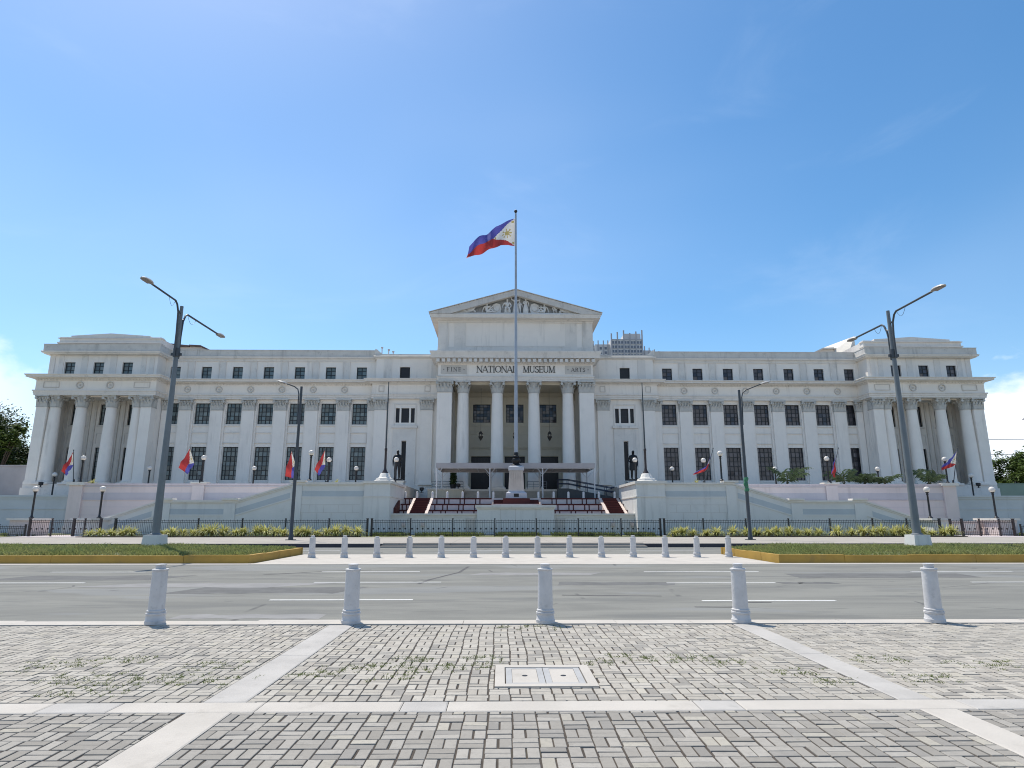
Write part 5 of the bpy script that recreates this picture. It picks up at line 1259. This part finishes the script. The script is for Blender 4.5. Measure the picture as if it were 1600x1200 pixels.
# ------------------------------------------------------------------ globe lamps
def globe(h, r=.26):
    t = thing('globe_lamp', '', 'globe lamp', (0, 0, 0)); 
    b = B(); b.lathe([(.20, 0), (.20, .06), (.13, .12), (.085, .2), (.085, h * .3), (.075, h - .5), (.10, h - .46), (.10, h - .4), (.075, h - .36), (.13, h - .28), (.15, h - .2)], n=12); b.build('post', M_IRON, t)
    b = B(); b.ball((0, 0, h), r, 14); b.build('globe', M_GLOBE, t)
    return t
gl = globe(2.5)
GL = [(-40.7, 56.4, 1.68, 'globe lamp on the low pier beside the left gates, leftmost in the photo'), (-34.9, 56.4, 1.68, 'globe lamp at the foot of the left ramp'),
      (-43.45, 66.3, 5.3, 'globe lamp on the end pier of the left pink wall, beside the first flag'), (-50.8, 73, 4.05, 'small globe lamp at the foot of the left pavilion columns'), (-39.9, 72.5, 4.75, 'globe lamp behind the left double-arm lamp post, on the left terrace'),
      (-31.0, 66.2, 5.34, 'globe lamp on the middle pier of the left pink wall, beside the second flag'), (-28.15, 72.5, 4.75, 'globe lamp on the left terrace halfway between the second and third flags'), (-17.5, 58.2, 5.05, 'globe lamp on the pier at the top of the left ramp'),
      (-18.05, 66.3, 5.15, 'globe lamp beside the fourth flag, behind the top of the left ramp'), (-16.6, 72.5, 4.75, 'globe lamp on the left terrace just left of the bare flagpole'), (-11.0, 66.0, 5.15, 'globe lamp standing in front of the left bronze statue'),
      (13.9, 66.0, 5.15, 'globe lamp standing in front of the right bronze statue'), (19.5, 72.5, 4.75, 'globe lamp on the right terrace just right of the bare flagpole'), (21.2, 66.3, 5.15, 'globe lamp beside the rolled flag above the right ramp'),
      (20.2, 58.2, 5.05, 'globe lamp on the pier at the top of the right ramp'), (31.4, 72.5, 4.75, 'globe lamp beside the small palm on the right terrace'), (34.25, 66.2, 5.34, 'globe lamp on the middle pier of the right pink wall, beside the drooping flag'),
      (43.3, 72.5, 4.75, 'globe lamp behind the palms, left of the right double-arm lamp post'), (46.9, 66.3, 5.3, 'globe lamp on the end pier of the right pink wall, beside the open flag'), (54.45, 73, 4.05, 'small globe lamp at the foot of the right pavilion columns'),
      (37.9, 56.4, 1.68, 'globe lamp at the foot of the right ramp'), (43.8, 56.4, 1.68, 'globe lamp on the low pier beside the right gates, rightmost in the photo')]
for k, (x, y, z, lab) in enumerate(GL):
    o = gl if k == 0 else dup(gl, (0, 0, 0)); o.location = (x, y, z); o['label'] = lab; o['group'] = 'black post lamps with round globes'

# ------------------------------------------------------------------ fences and gates
FY0 = 54.0
def picket_panel(w, h, gate=False):
    b = B(); n = max(3, int(w / .145))
    b.box(.02, w - .02, -.018, .018, .12, .155); b.box(.02, w - .02, -.018, .018, h - .26, h - .225); b.box(.02, w - .02, -.015, .015, h - .12, h - .09)
    b.box(.02, w - .02, -.015, .015, .34, .365)
    for i in range(n):
        x = w * (i + .5) / n; top = h if i % 2 else h - .06
        b.box(x - .009, x + .009, -.009, .009, .06, top - .07); b.add([(x - .024, -.008, top - .08), (x + .024, -.008, top - .08), (x, 0, top), (x - .024, .008, top - .08), (x + .024, .008, top - .08)], [(0, 1, 2), (4, 3, 2), (0, 2, 3), (1, 4, 2)])
    if gate:
        for i in range(0, n, 3): x = w * (i + .5) / n; b.tube([(x, -.01, .62), (x, .01, .62)], .08, 8)
    return b
def fence_run(name, label, xs, cat='fence', m=M_IRON, h=1.40, z=.2, doubles=(), scroll=False, y=FY0, post=.05):
    t = thing(name, label, cat, (xs[0], y, z))
    cache = {}
    for k, x in enumerate(xs):
        b = B((xs[0], y, z)); p = post * (1.5 if k in doubles else 1); b.box(x - p, x + p, y - p, y + p, z - .1, z + h + .03); b.box(x - p * 1.3, x + p * 1.3, y - p * 1.3, y + p * 1.3, z + h + .03, z + h + .07)
        b.build('post', m, t, smooth=0)
    for x0, x1 in zip(xs[:-1], xs[1:]):
        w = round(x1 - x0 - .12, 2)
        if w not in cache: cache[w] = picket_panel(w, h - .02, scroll).mesh('panel', m, 0)
        obj('panel', cache[w], t, (x0 + .06 - xs[0], 0, 0))
    return t
fence_run('picket_fence', 'black picket fence behind the shrubs along the left ramp', [-32.0, -28.6, -25.19, -21.56, -17.98, -14.39, -11.2], doubles=(0, 6))
fence_run('picket_fence', 'black ornamental picket fence in front of the low stage wall', [-10.84, -7.61, -4.1, -.59, 2.88, 6.4, 9.99, 13.3], scroll=True, doubles=(0, 7))
fence_run('picket_fence', 'black picket fence behind the shrubs along the right ramp', [13.62, 16.92, 20.53, 24.15, 27.66, 31.29, 34.2, 37.0], doubles=(0, 7))
fence_run('entrance_gate', 'closed brown iron gates at the left vehicle entrance', [-39.0, -37.2, -35.4, -34.5, -33.2], 'gate', M_IRONB, doubles=(0, 2, 4), scroll=True, z=.2)
fence_run('entrance_gate', 'closed dark iron gates at the right vehicle entrance', [37.9, 38.9, 40.4, 42.1, 43.3], 'gate', M_IRONB, doubles=(0, 1, 4), scroll=True, z=.18)
fence_run('picket_fence', 'low black picket fence beyond the left gates', [-56, -53, -50, -47, -44, -41.8, -39.6], h=.92, y=54.4)
fence_run('picket_fence', 'low black picket fence beyond the right gates', [44.2, 47, 50, 53, 56, 59], h=.92, y=54.4)
# driveway aprons at the gates
b = B(); b.box(-39.4, -33.0, 51.3, 66, 0, .215); b.box(37.8, 43.6, 51.3, 66, 0, .215); kind(b.build('driveway', mat('driveway_concrete', (.52, .47, .47), .85, .12, 1), smooth=0), 'structure')
t = thing('low_wall', 'pinkish low wall with white panels behind the right gates', 'wall', (40.9, 56.8, .2))
b = B(); b.box(-2.2, 1.8, 0, .3, 0, 1.22); b.build('wall', M_PINKW, t, smooth=0)
b = B()
for k in range(3): b.box(-1.9 + k * 1.1, -1.0 + k * 1.1, -.02, 0, .35, .95)
b.build('panel', M_COPE, t, smooth=0)
t = thing('sidewalk_bench', 'small dark bench behind the left gates', 'bench', (-35.9, 62, .2)); b = B(); b.box(-.7, .7, -.22, .22, 1.55, 1.62); b.build('seat', M_IRON, t, smooth=0)
b = B(); b.box(-.7, .7, .2, .26, 1.62, 2.0); b.build('backrest', M_IRON, t, smooth=0)
for s in (-1, 1): b = B(); b.box(s * .6 - .04, s * .6 + .04, -.2, .2, 0, 1.55); b.build('leg', M_IRON, t, smooth=0)


# ------------------------------------------------------------------ plants
def spiky(seed, n, h, m):
    rng = random.Random(seed); b = B()
    for k in range(n):
        a = rng.uniform(0, 2 * pi); lean = rng.uniform(.25, 1.5); L = h * rng.uniform(.6, 1.15); w = rng.uniform(.024, .042); N = 5
        px, py = -sin(a), cos(a); vs = []; r0 = rng.uniform(0, .08); z = 0; r = r0; ang = pi / 2 - lean * .35
        for i in range(N + 1):
            t = i / N; ww = w * (1 - t) ** .6 * (0.6 + t * 1.2) if i < N else .003
            for s in (-1, 1): vs.append((r * cos(a) + px * s * ww, r * sin(a) + py * s * ww, z))
            r += L / N * cos(ang); z += L / N * sin(ang); ang -= lean * .36 * (1 + t)
        b.add(vs, [(2 * i, 2 * i + 1, 2 * i + 3, 2 * i + 2) for i in range(N)])
    return b.mesh('foliage', m, 60)
sp_m = [spiky(k, 160, 1.10, M_LEAFY) for k in range(5)]
rs = random.Random(21)
def shrub_row(xs, side):
    for k, x in enumerate(xs):
        o = obj('border_shrub', sp_m[rs.randrange(5)], None, (x, 52.45 + rs.uniform(-.25, .25), .24), rs.uniform(0, 6.28)); sc = rs.uniform(.78, 1.15); o.scale = (sc * rs.uniform(1.0, 1.3), sc, sc * rs.uniform(.75, .98))
        tag(o, 'spiky yellow-green shrub along the %s picket fence, %s from the gates' % (side, ORD[k]), 'shrub', 'yellow-green shrubs along the fences')
xl = [-33.0 + .82 * k + rs.uniform(-.15, .15) for k in range(27) if k not in (5, 6)]
shrub_row(xl, 'left'); xr = [37.1 - .86 * k + rs.uniform(-.15, .15) for k in range(28) if k not in (22, 12)]
shrub_row(xr, 'right')
# weeds and grass at the foot of the stage wall and behind the fences
rng = random.Random(31); g = B()
for _ in range(2600):
    x = rng.uniform(-11, 13); y = rng.uniform(54.3, 57.9)
    if sin(x * 1.1) + .6 * sin(x * 2.7 + 1) < rng.uniform(-1.2, .9): continue
    blades(g, x, y, .19, 4, .34, .15, rng, .03, .6)
for _ in range(900):
    x = rng.choice((rng.uniform(-60, -39.8), rng.uniform(44, 60))); blades(g, x, rng.uniform(54.6, 58), .19, 4, .28, .15, rng, .03, .6)
kind(tag(g.build('foot_grass', M_GRASS2, smooth=0), 'grass and weeds at the foot of the low pale walls', 'grass'), 'stuff')


def palm(x, y, z, n, L, seed, label, m=M_LEAFG, up=1.0):
    rng = random.Random(seed); t = thing('palm', label, 'palm', (x, y, z), 0, 'low palms on the right terrace')
    b = B()
    for k in range(5): b.tube([(rng.uniform(-.12, .12), rng.uniform(-.1, .1), 0), (rng.uniform(-.2, .2), rng.uniform(-.15, .15), .45 * L)], [.035, .02], 5)
    b.build('stem', mat('palm_stem', (.12, .11, .06), .8, .2, 3) if 'palm_stem' not in MATS else MATS['palm_stem'], t)
    b = B()
    for k in range(n):
        a = 2 * pi * k / n + rng.uniform(-.4, .4); ang = R(rng.uniform(50, 84)) * up; LL = L * rng.uniform(.75, 1.15); N = 12; r = .05; zz = .15; pts = []
        for i in range(N + 1):
            pts.append((r * cos(a), r * sin(a), zz, ang)); r += LL / N * cos(ang); zz += LL / N * sin(ang); ang -= R(105) / N * (.5 + i / N)
        b.tube([p[:3] for p in pts], [.014 - .009 * i / N for i in range(N + 1)], 4)
        for i in range(2, N + 1):
            p = pts[i]; t_ = i / N; l = LL * .34 * sin(pi * min(.97, t_ * .85 + .12))
            for s in (-1, 1):
                for q in (0,):
                    ox = -sin(a) * s; oy = cos(a) * s; fx, fy = cos(a) * .5, sin(a) * .5; p0 = (p[0] - cos(a) * q * LL / N, p[1] - sin(a) * q * LL / N, p[2])
                    tip = (p0[0] + (ox + fx) * l * .8, p0[1] + (oy + fy) * l * .8, p0[2] - l * rng.uniform(.2, .5)); w = .03
                    b.add([(p0[0] - cos(a) * w, p0[1] - sin(a) * w, p0[2]), (p0[0] + cos(a) * w, p0[1] + sin(a) * w, p0[2]), (p0[0] + (ox + fx) * l * .45 + cos(a) * w, p0[1] + (oy + fy) * l * .45 + sin(a) * w, p0[2] + .02), tip], [(0, 1, 2, 3)])
    b.build('frond', m, t, smooth=0)
palm(30.3, 67.2, 5.1, 8, 3.0, 1, 'small arching palm behind the right pink wall, left of the drooping flag')
palm(36.4, 67.3, 5.1, 9, 2.8, 2, 'spreading palm right of the drooping flag on the right terrace')
palm(38.6, 67.2, 5.1, 18, 2.3, 3, 'dense dark palm in the middle of the right terrace clump', up=.8)
palm(40.9, 67.4, 5.1, 9, 2.1, 4, 'low palm at the right end of the right terrace clump', up=.8)
palm(45.6, 67.3, 5.1, 9, 2.6, 5, 'lone palm right of the right double-arm lamp post')
yl = spiky(77, 40, .7, M_LEAFY)
for x, lab in ((-42.2, 'small yellow-green plant on the terrace beside the leftmost flag'), (-17.2, 'small yellow-green plant beside the fourth flag'), (20.3, 'small yellow-green plant beside the rolled flag')):
    o = obj('terrace_plant', yl, None, (x, 66.35, 5.1)); tag(o, lab, 'plant', 'small terrace plants')


def tree(x, y, h, blobs, n, m, label, seed, leaf=.45, trunk=.4, group='trees beyond the museum'):
    rng = random.Random(seed); t = thing('tree', label, 'tree', (x, y, 0), 0, group)
    b = B(); b.tube([(0, 0, 0), (.1, .1, h * .25), (-.2, 0, h * .5)], [trunk, trunk * .75, trunk * .5], 9)
    for bx_, by_, bz_, r in blobs[:7]: b.tube([(-.1, 0, h * .32), (bx_ * .5, by_ * .5, (h * .35 + bz_) / 2), (bx_, by_, bz_)], [trunk * .5, trunk * .3, .05], 6)
    b.build('trunk', M_TRUNK, t)
    b = B(); tot = sum(r ** 2 for *_, r in blobs)
    for bx_, by_, bz_, r in blobs:
        sub = []
        for _ in range(int(10 + r * 4)):
            while True:
                d = [rng.gauss(0, 1) for _ in range(3)]; L = math.sqrt(sum(c * c for c in d))
                if L > .1: break
            q = r * rng.uniform(.2, 1.02); sub.append((bx_ + d[0] / L * q, by_ + d[1] / L * q, bz_ + d[2] / L * q * .8, r * rng.uniform(.22, .42)))
        cnt = int(n * r * r / tot / len(sub))
        for sx, sy, sz, sr in sub:
            for _ in range(cnt):
                d = [rng.gauss(0, .5) for _ in range(3)]; cx, cy, cz = sx + d[0] * sr, sy + d[1] * sr, sz + d[2] * sr * .7
                a = rng.uniform(0, 2 * pi); e = rng.uniform(-.9, .5); s = leaf * rng.uniform(.5, 1.2); ux, uy, uz = cos(a) * cos(e) * s, sin(a) * cos(e) * s, sin(e) * s
                a2 = a + pi / 2; e2 = rng.uniform(-.7, .7); w = s * .38; vx, vy, vz = cos(a2) * cos(e2) * w, sin(a2) * cos(e2) * w, sin(e2) * w
                b.add([(cx, cy, cz), (cx + ux * .5 + vx, cy + uy * .5 + vy, cz + uz * .5 + vz), (cx + ux, cy + uy, cz + uz), (cx + ux * .5 - vx, cy + uy * .5 - vy, cz + uz * .5 - vz)], [(0, 1, 2, 3)])
    b.build('crown', m, t, smooth=0)


def crown(rng, R_, zc, n, flat=.8): return [(R_ * rng.uniform(-.75, .75), R_ * rng.uniform(-.6, .6), zc + R_ * flat * rng.uniform(-.75, .7), R_ * rng.uniform(.28, .5)) for _ in range(n)]
rt = random.Random(41)
tree(-84.6, 101, 21, crown(rt, 10.5, 12.0, 34, .85), 52000, M_TREE1, 'large dark leafy tree left of the left pavilion', 1, .5, .6)
tree(-84, 111, 16, crown(rt, 7.5, 9.5, 20), 22000, M_TREE1, 'dark tree partly hidden behind the left end of the museum', 2, .5, .4)
tree(-74.2, 93.8, 14, crown(rt, 3.0, 13.2, 9), 7000, M_TREE2, 'light green tree top at the left picture edge', 3, .4, .3)
tree(92, 112, 13, crown(rt, 6.0, 8.6, 20), 22000, M_TREE2, 'bright green tree beyond the right end of the museum', 4, .45, .3)
tree(99, 118, 14, crown(rt, 5.5, 10.0, 12), 9000, M_TREE2, 'taller green tree at the right picture edge', 5, .45, .35)
tree(86, 121, 11, crown(rt, 4.6, 7.6, 10), 8000, M_TREE2, 'green tree just behind the right corner pier of the museum', 6, .45, .3)
tree(95.6, 108, 21, crown(rt, 2.6, 18.6, 7), 2600, M_TREE3, 'reddish tree top at the right picture edge above the green trees', 7, .4, .25)


def bare_tree(x, y, h, seed, label, r0=.3):
    rng = random.Random(seed); t = thing('bare_tree', label, 'tree', (x, y, 0)); b = B()
    def br(p, d, L, r, k):
        q = tuple(p[i] + d[i] * L for i in range(3)); b.tube([p, tuple((p[i] + q[i]) / 2 + rng.uniform(-.06, .06) * L for i in range(3)), q], [r, r * .85, r * .65], 4)
        if k == 0: return
        for _ in range(3 if k > 1 else 2):
            e = [d[i] + rng.uniform(-.75, .75) for i in range(3)]; e[2] += .1; n = math.sqrt(sum(c * c for c in e)); br(q, tuple(c / n for c in e), L * rng.uniform(.55, .8), r * .62, k - 1)
    br((0, 0, 0), (0, 0, 1), h * .62, r0, 0); br((0, 0, h * .62), (.1, 0, 1), h * .13, r0 * .6, 5); b.build('branch', M_TRUNK, t)
bare_tree(38, 128, 36.5, 5, 'bare branched tree top rising behind the right wing roof')
bare_tree(84.5, 116, 14.0, 8, 'bare twiggy tree beside the right end of the museum', .13)

# ------------------------------------------------------------------ things on the entrance terrace
CX0, CX1, CY0, CY1 = -7.05, 10.0, 68.0, 74.2
t = thing('canopy', 'flat pale fabric canopy on a white pipe frame over the entrance', 'canopy', (1.5, 71, 3.7)); CO = (1.5, 71, 3.7)
b = B(CO); vs = []; N = 24
b.box(CX0, CX1, CY0 - .02, CY0 + .02, 6.98, 7.50); b.box(CX0 - .02, CX0 + .02, CY0 + .03, CY1, 6.98, 7.50); b.box(CX1 - .02, CX1 + .02, CY0 + .03, CY1, 6.98, 7.50); b.box(CX0 + .03, CX1 - .03, CY1 - .02, CY1 + .02, 6.98, 7.5)
b.build('valance', M_CANV, t, smooth=0)
b = B(CO); b.prism_x([(CY0 + .03, 7.46), (CY1 - .03, 7.30), (CY1 - .03, 7.33), (CY0 + .03, 7.5)], CX0 + .03, CX1 - .03); b.build('roof_fabric', M_CANV, t, smooth=0)
b = B(CO)
for y in (CY0, CY1): b.box(CX0 + .03, CX1 - .03, y - .03 + .06, y + .03 + .06, 6.92, 6.98)
for k in range(9): x = CX0 + .1 + (CX1 - CX0 - .2) * k / 8; b.box(x - .025, x + .025, CY0 + .1, CY1 - .03, 6.99, 7.04)
b.build('frame', M_CANVF, t, smooth=0)
for y in (CY0 + .06, CY1 - .06):
    for x in (CX0 + .08, -1.3, 4.35, CX1 - .08):
        b = B(CO); b.tube([(x, y, 3.7), (x, y, 6.95)], .065, 8); b.tube([(x, y, 6.25), (x + .55, y, 6.92)], .035, 6); b.tube([(x, y, 6.25), (x - .55, y, 6.92)], .035, 6); b.build('post', M_CANVF, t)

t = thing('access_ramp', 'blue railed wheelchair ramp running down from the entrance to the right', 'access ramp', (9.5, 72.6, 3.7)); RO = (9.5, 72.6, 3.7)
b = B(RO); b.prism_y([(6.3, 3.7), (6.3, 5.0), (7.5, 5.0), (14.2, 3.75), (14.2, 3.7)], 72.0, 73.4); b.build('deck', M_GALV2, t, smooth=0)
M_RAIL = mat('blue_rail', (.035, .045, .085), .45, .15, 3)
for y in (72.05, 73.35):
    b = B(RO)
    for dz in (.55, 1.0): b.tube([(6.3, y, 5.0 + dz), (7.5, y, 5.0 + dz), (14.2, y, 3.78 + dz)], .045, 6)
    for k in range(8): x = 6.4 + 7.6 * k / 7; z = 5.0 if x < 7.5 else 5.0 - 1.25 * (x - 7.5) / 6.7; b.tube([(x, y, z), (x, y, z + 1.0)], .03, 6)
    b.build('handrail', M_RAIL, t)
for s, x0, x1, lab in ((-1, -8.3, -4.6, 'grey pipe railing on the plinth left of the entrance steps'), (1, 3.0, 5.3, 'grey pipe railing right of the middle door')):
    t = thing('pipe_railing', lab, 'railing', (x0, 75.0, 5.0)); b = B((x0, 75, 5.0))
    for z in (5.35, 5.65, 5.95): b.tube([(x0, 75.5, z), (x1, 75.5, z)], .03, 6)
    b.build('rail', M_GALV, t)
    for k in range(4):
        b = B((x0, 75, 5.0)); x = x0 + (x1 - x0) * k / 3; b.tube([(x, 75.5, 5.06), (x, 75.5, 5.95)], .03, 6); b.build('post', M_GALV, t)
t = thing('plinth_block', 'low pale plinth block left of the entrance steps', 'plinth', (-6.6, 74.4, 3.7)); b = B((-6.6, 74.4, 3.7)); b.box(-8.6, -4.5, 73.9, 75.3, 3.7, 4.95); b.build('block', M_CREAM, t, smooth=0); b = B((-6.6, 74.4, 3.7)); b.box(-8.7, -4.4, 73.8, 75.35, 4.95, 5.05); b.build('slab', M_TRIM, t, smooth=0)
# potted dark bushes and small flood lights
def flood(x, y, z, label, s=1):
    t = thing('flood_light', label, 'flood light', (x, y, z), 0, 'small black flood lights'); b = B(); b.box(-.05, .05, -.05, .05, 0, .3); b.box(-.2, .2, -.06, .06, 0, .04); b.build('bracket', M_IRON, t, smooth=0)
    b = B(); b.lathe([(.12, 0), (.24, .08), (.26, .34), (.2, .4)], 0, 0, 10, 0, .22); b.build('housing', M_IRON, t)
flood(-9.35, 74.5, 4.6, 'small black flood light beside the left linking bay')
flood(-5.1, 74.6, 5.05, 'small black flood light on the plinth left of the entrance steps')
flood(13.0, 74.5, 4.7, 'small black flood light beside the right access ramp')
flood(-54.5, 76.2, 5.28, 'small black flood light on the left pavilion plinth', .8); flood(51.6, 76.2, 5.28, 'small black flood light on the right pavilion plinth, inner one', .8); flood(57.6, 76.2, 5.28, 'small black flood light on the right pavilion plinth, outer one', .8)
t = thing('wall_plant', 'dark hanging plant against the left portico pier under the canopy', 'plant', (-5.75, 75.2, 5.05)); rng = random.Random(3); b = B()
b.lathe([(.28, 0), (.4, .5), (.42, .55)], n=12); b.build('pot', M_IRON, t); b = B()
for _ in range(700):
    a = rng.uniform(0, 6.28); z = .5 + 1.9 * rng.random(); r = .36 * rng.random() ** .5 * (1.1 - .25 * abs(z - 1.2)); x, y = r * cos(a), r * sin(a); q = rng.uniform(0, 6.28); b.add([(x, y, z), (x + .1 * cos(q), y + .1 * sin(q), z - .04), (x + .16 * cos(q), y + .16 * sin(q), z - .14), (x + .02, y, z - .1)], [(0, 1, 2, 3)])
b.build('foliage', M_TREE1, t, smooth=0)

# bronze statues
def statue(x, y, label, pose, coat):
    zf = 6.05; t = thing('statue', label, 'statue', (x, y, 3.6), 0, 'bronze statues beside the portico')
    J, E = body(pose); skin_figure('figure', M_BRASS, J, E, t, (0, 0, zf - 3.6 + .06), 1.90, 2)
    b = B(); prof = coat; n = 18; vs = []; fs = []
    for wx, wy, z, cy in prof: vs += [(wx * cos(2 * pi * i / n) * 1.9, (cy + wy * sin(2 * pi * i / n)) * 1.9, z * 1.9 + zf - 3.6 + .06) for i in range(n)]
    for k in range(len(prof) - 1):
        for i in range(n): fs.append((k * n + i, k * n + (i + 1) % n, (k + 1) * n + (i + 1) % n, (k + 1) * n + i))
    fs.append(tuple(range(n - 1, -1, -1))); fs.append(tuple((len(prof) - 1) * n + i for i in range(n))); b.add(vs, fs); b.build('coat', M_BRASS, t, smooth=80)
    b = B(); b.box(-.62, .62, -.5, .5, 2.3, 2.45 + .06); b.build('bronze_base', M_BRASS, t, smooth=0)
    b = B(); b.box(-.85, .85, -.75, .75, 0, 2.2); b.box(-.95, .95, -.85, .85, 2.2, 2.3); b.build('pedestal', M_RAMP, t, smooth=0)
statue(-12.1, 73.6, 'dark bronze statue of a man in a jacket, left of the portico', {'knL': (-.12, -.02, .49), 'anL': (-.14, .02, .09), 'toL': (-.16, -.15, .035), 'elL': (-.28, .03, 1.14), 'wrL': (-.27, -.02, .88), 'paL': (-.268, -.035, .81)},
       [(.20, .145, .78, 0), (.205, .15, .95, 0), (.185, .14, 1.12, 0), (.215, .15, 1.30, -.01), (.24, .125, 1.42, 0), (.12, .09, 1.50, 0)])
statue(15.3, 73.6, 'dark bronze statue of a man in a long coat, right of the portico', {'elL': (-.30, .0, 1.16), 'wrL': (-.22, -.16, 1.02), 'paL': (-.17, -.2, 1.03), 'head': (.01, -.03, 1.69), 'knR': (.14, -.05, .49), 'anR': (.15, 0, .09), 'toR': (.17, -.17, .035)},
       [(.25, .17, .55, .02), (.24, .165, .8, .01), (.225, .155, 1.0, 0), (.205, .145, 1.14, 0), (.225, .15, 1.30, -.01), (.245, .125, 1.42, 0), (.12, .09, 1.50, 0)])

# ------------------------------------------------------------------ far things
t = thing('apartment_tower', 'grey high-rise apartment tower rising behind the right wing roof', 'tower', (78, 415, 0)); TO = (78, 415, 0)
b = B(TO); b.box(72, 93, 402, 425, 0, 118.5); b.box(62, 72, 406, 425, 0, 116.0); b.box(57, 62, 410, 425, 0, 119.5); b.box(93, 100, 408, 425, 0, 112.5); b.box(100, 106, 412, 425, 0, 109.5); b.build('wall', M_TOWER, t, smooth=0)
b = B(TO)
for x in (72.3, 76.3, 80.5, 84.6, 88.7, 92.7): b.box(x - .45, x + .45, 401.4, 402, 0, 122.0 + (x % 3))
for x in (64, 67.5, 70.5): b.box(x - .35, x + .35, 405.5, 406, 0, 118.6)
for x in (95.5, 98.5, 102, 105): b.box(x - .3, x + .3, 407.4, 408, 0, 115.5 - (x - 95) * .35)
for k in range(12): z = 118 - 3 * k; b.box(72, 93, 401.6, 402, z, z + .35)
b.build('frame', M_TOWERD, t, smooth=0)
b = B(TO); b.box(81, 92, 403, 415, 118.5, 122.6); b.build('roof_storey', M_TOWER, t, smooth=0)
wm = B(); wm.box(-.75, .75, -.1, .1, 0, 1.7); wme = wm.mesh('window', M_TOWERW, 0)
for r in range(6):
    for c in range(5):
        for d in (-1.0, 1.0): obj('window', wme, t, (74.3 + c * 4.12 + d - TO[0], 401.95 - TO[1], 115.4 - 3 * r))
for r in range(5):
    for x in (58.4, 60.6): obj('window', wme, t, (x - TO[0], 409.95 - TO[1], 115.4 - 3 * r))
    for x in (65.7, 69): obj('window', wme, t, (x - TO[0], 405.95 - TO[1], 112.4 - 3 * r))
t = thing('boundary_wall', 'plain grey wall behind the left pavilion, below the dark tree', 'wall', (-85, 92, 4)); b = B(); b.box(-60, 22, 0, .4, 0, 5.0); b.build('wall', M_FARW, t, smooth=0); b = B(); b.box(-60, 22, -.1, .5, 5.0, 5.2); b.box(-60, 22, -.3, 0, 0, 1.0); b.build('coping', M_FARW, t, smooth=0)
t = thing('site_fence', 'green sheet fence beyond the right end of the museum', 'fence', (80, 90, 4)); b = B()
for k in range(20): b.box(-14 + k * 2.4, -11.63 + k * 2.4, (k % 2) * .03, .06 + (k % 2) * .03, 0, 2.5)
b.build('sheet', M_GREENF, t, smooth=0); b = B(); b.box(-14, 34, -.05, .12, 2.5, 2.6); b.build('top_rail', M_GREENF, t, smooth=0)
for z, lab in ((17.6, 'upper utility wire crossing the sky right of the museum'), (14.6, 'lower utility wire crossing the sky right of the museum')):
    b = B(); b.tube([(60, 125, z), (80, 125, z - .25), (110, 125, z - .35), (150, 125, z + .1)], .05, 5); tag(b.build('utility_wire', M_IRON), lab, 'wire', 'utility wires')
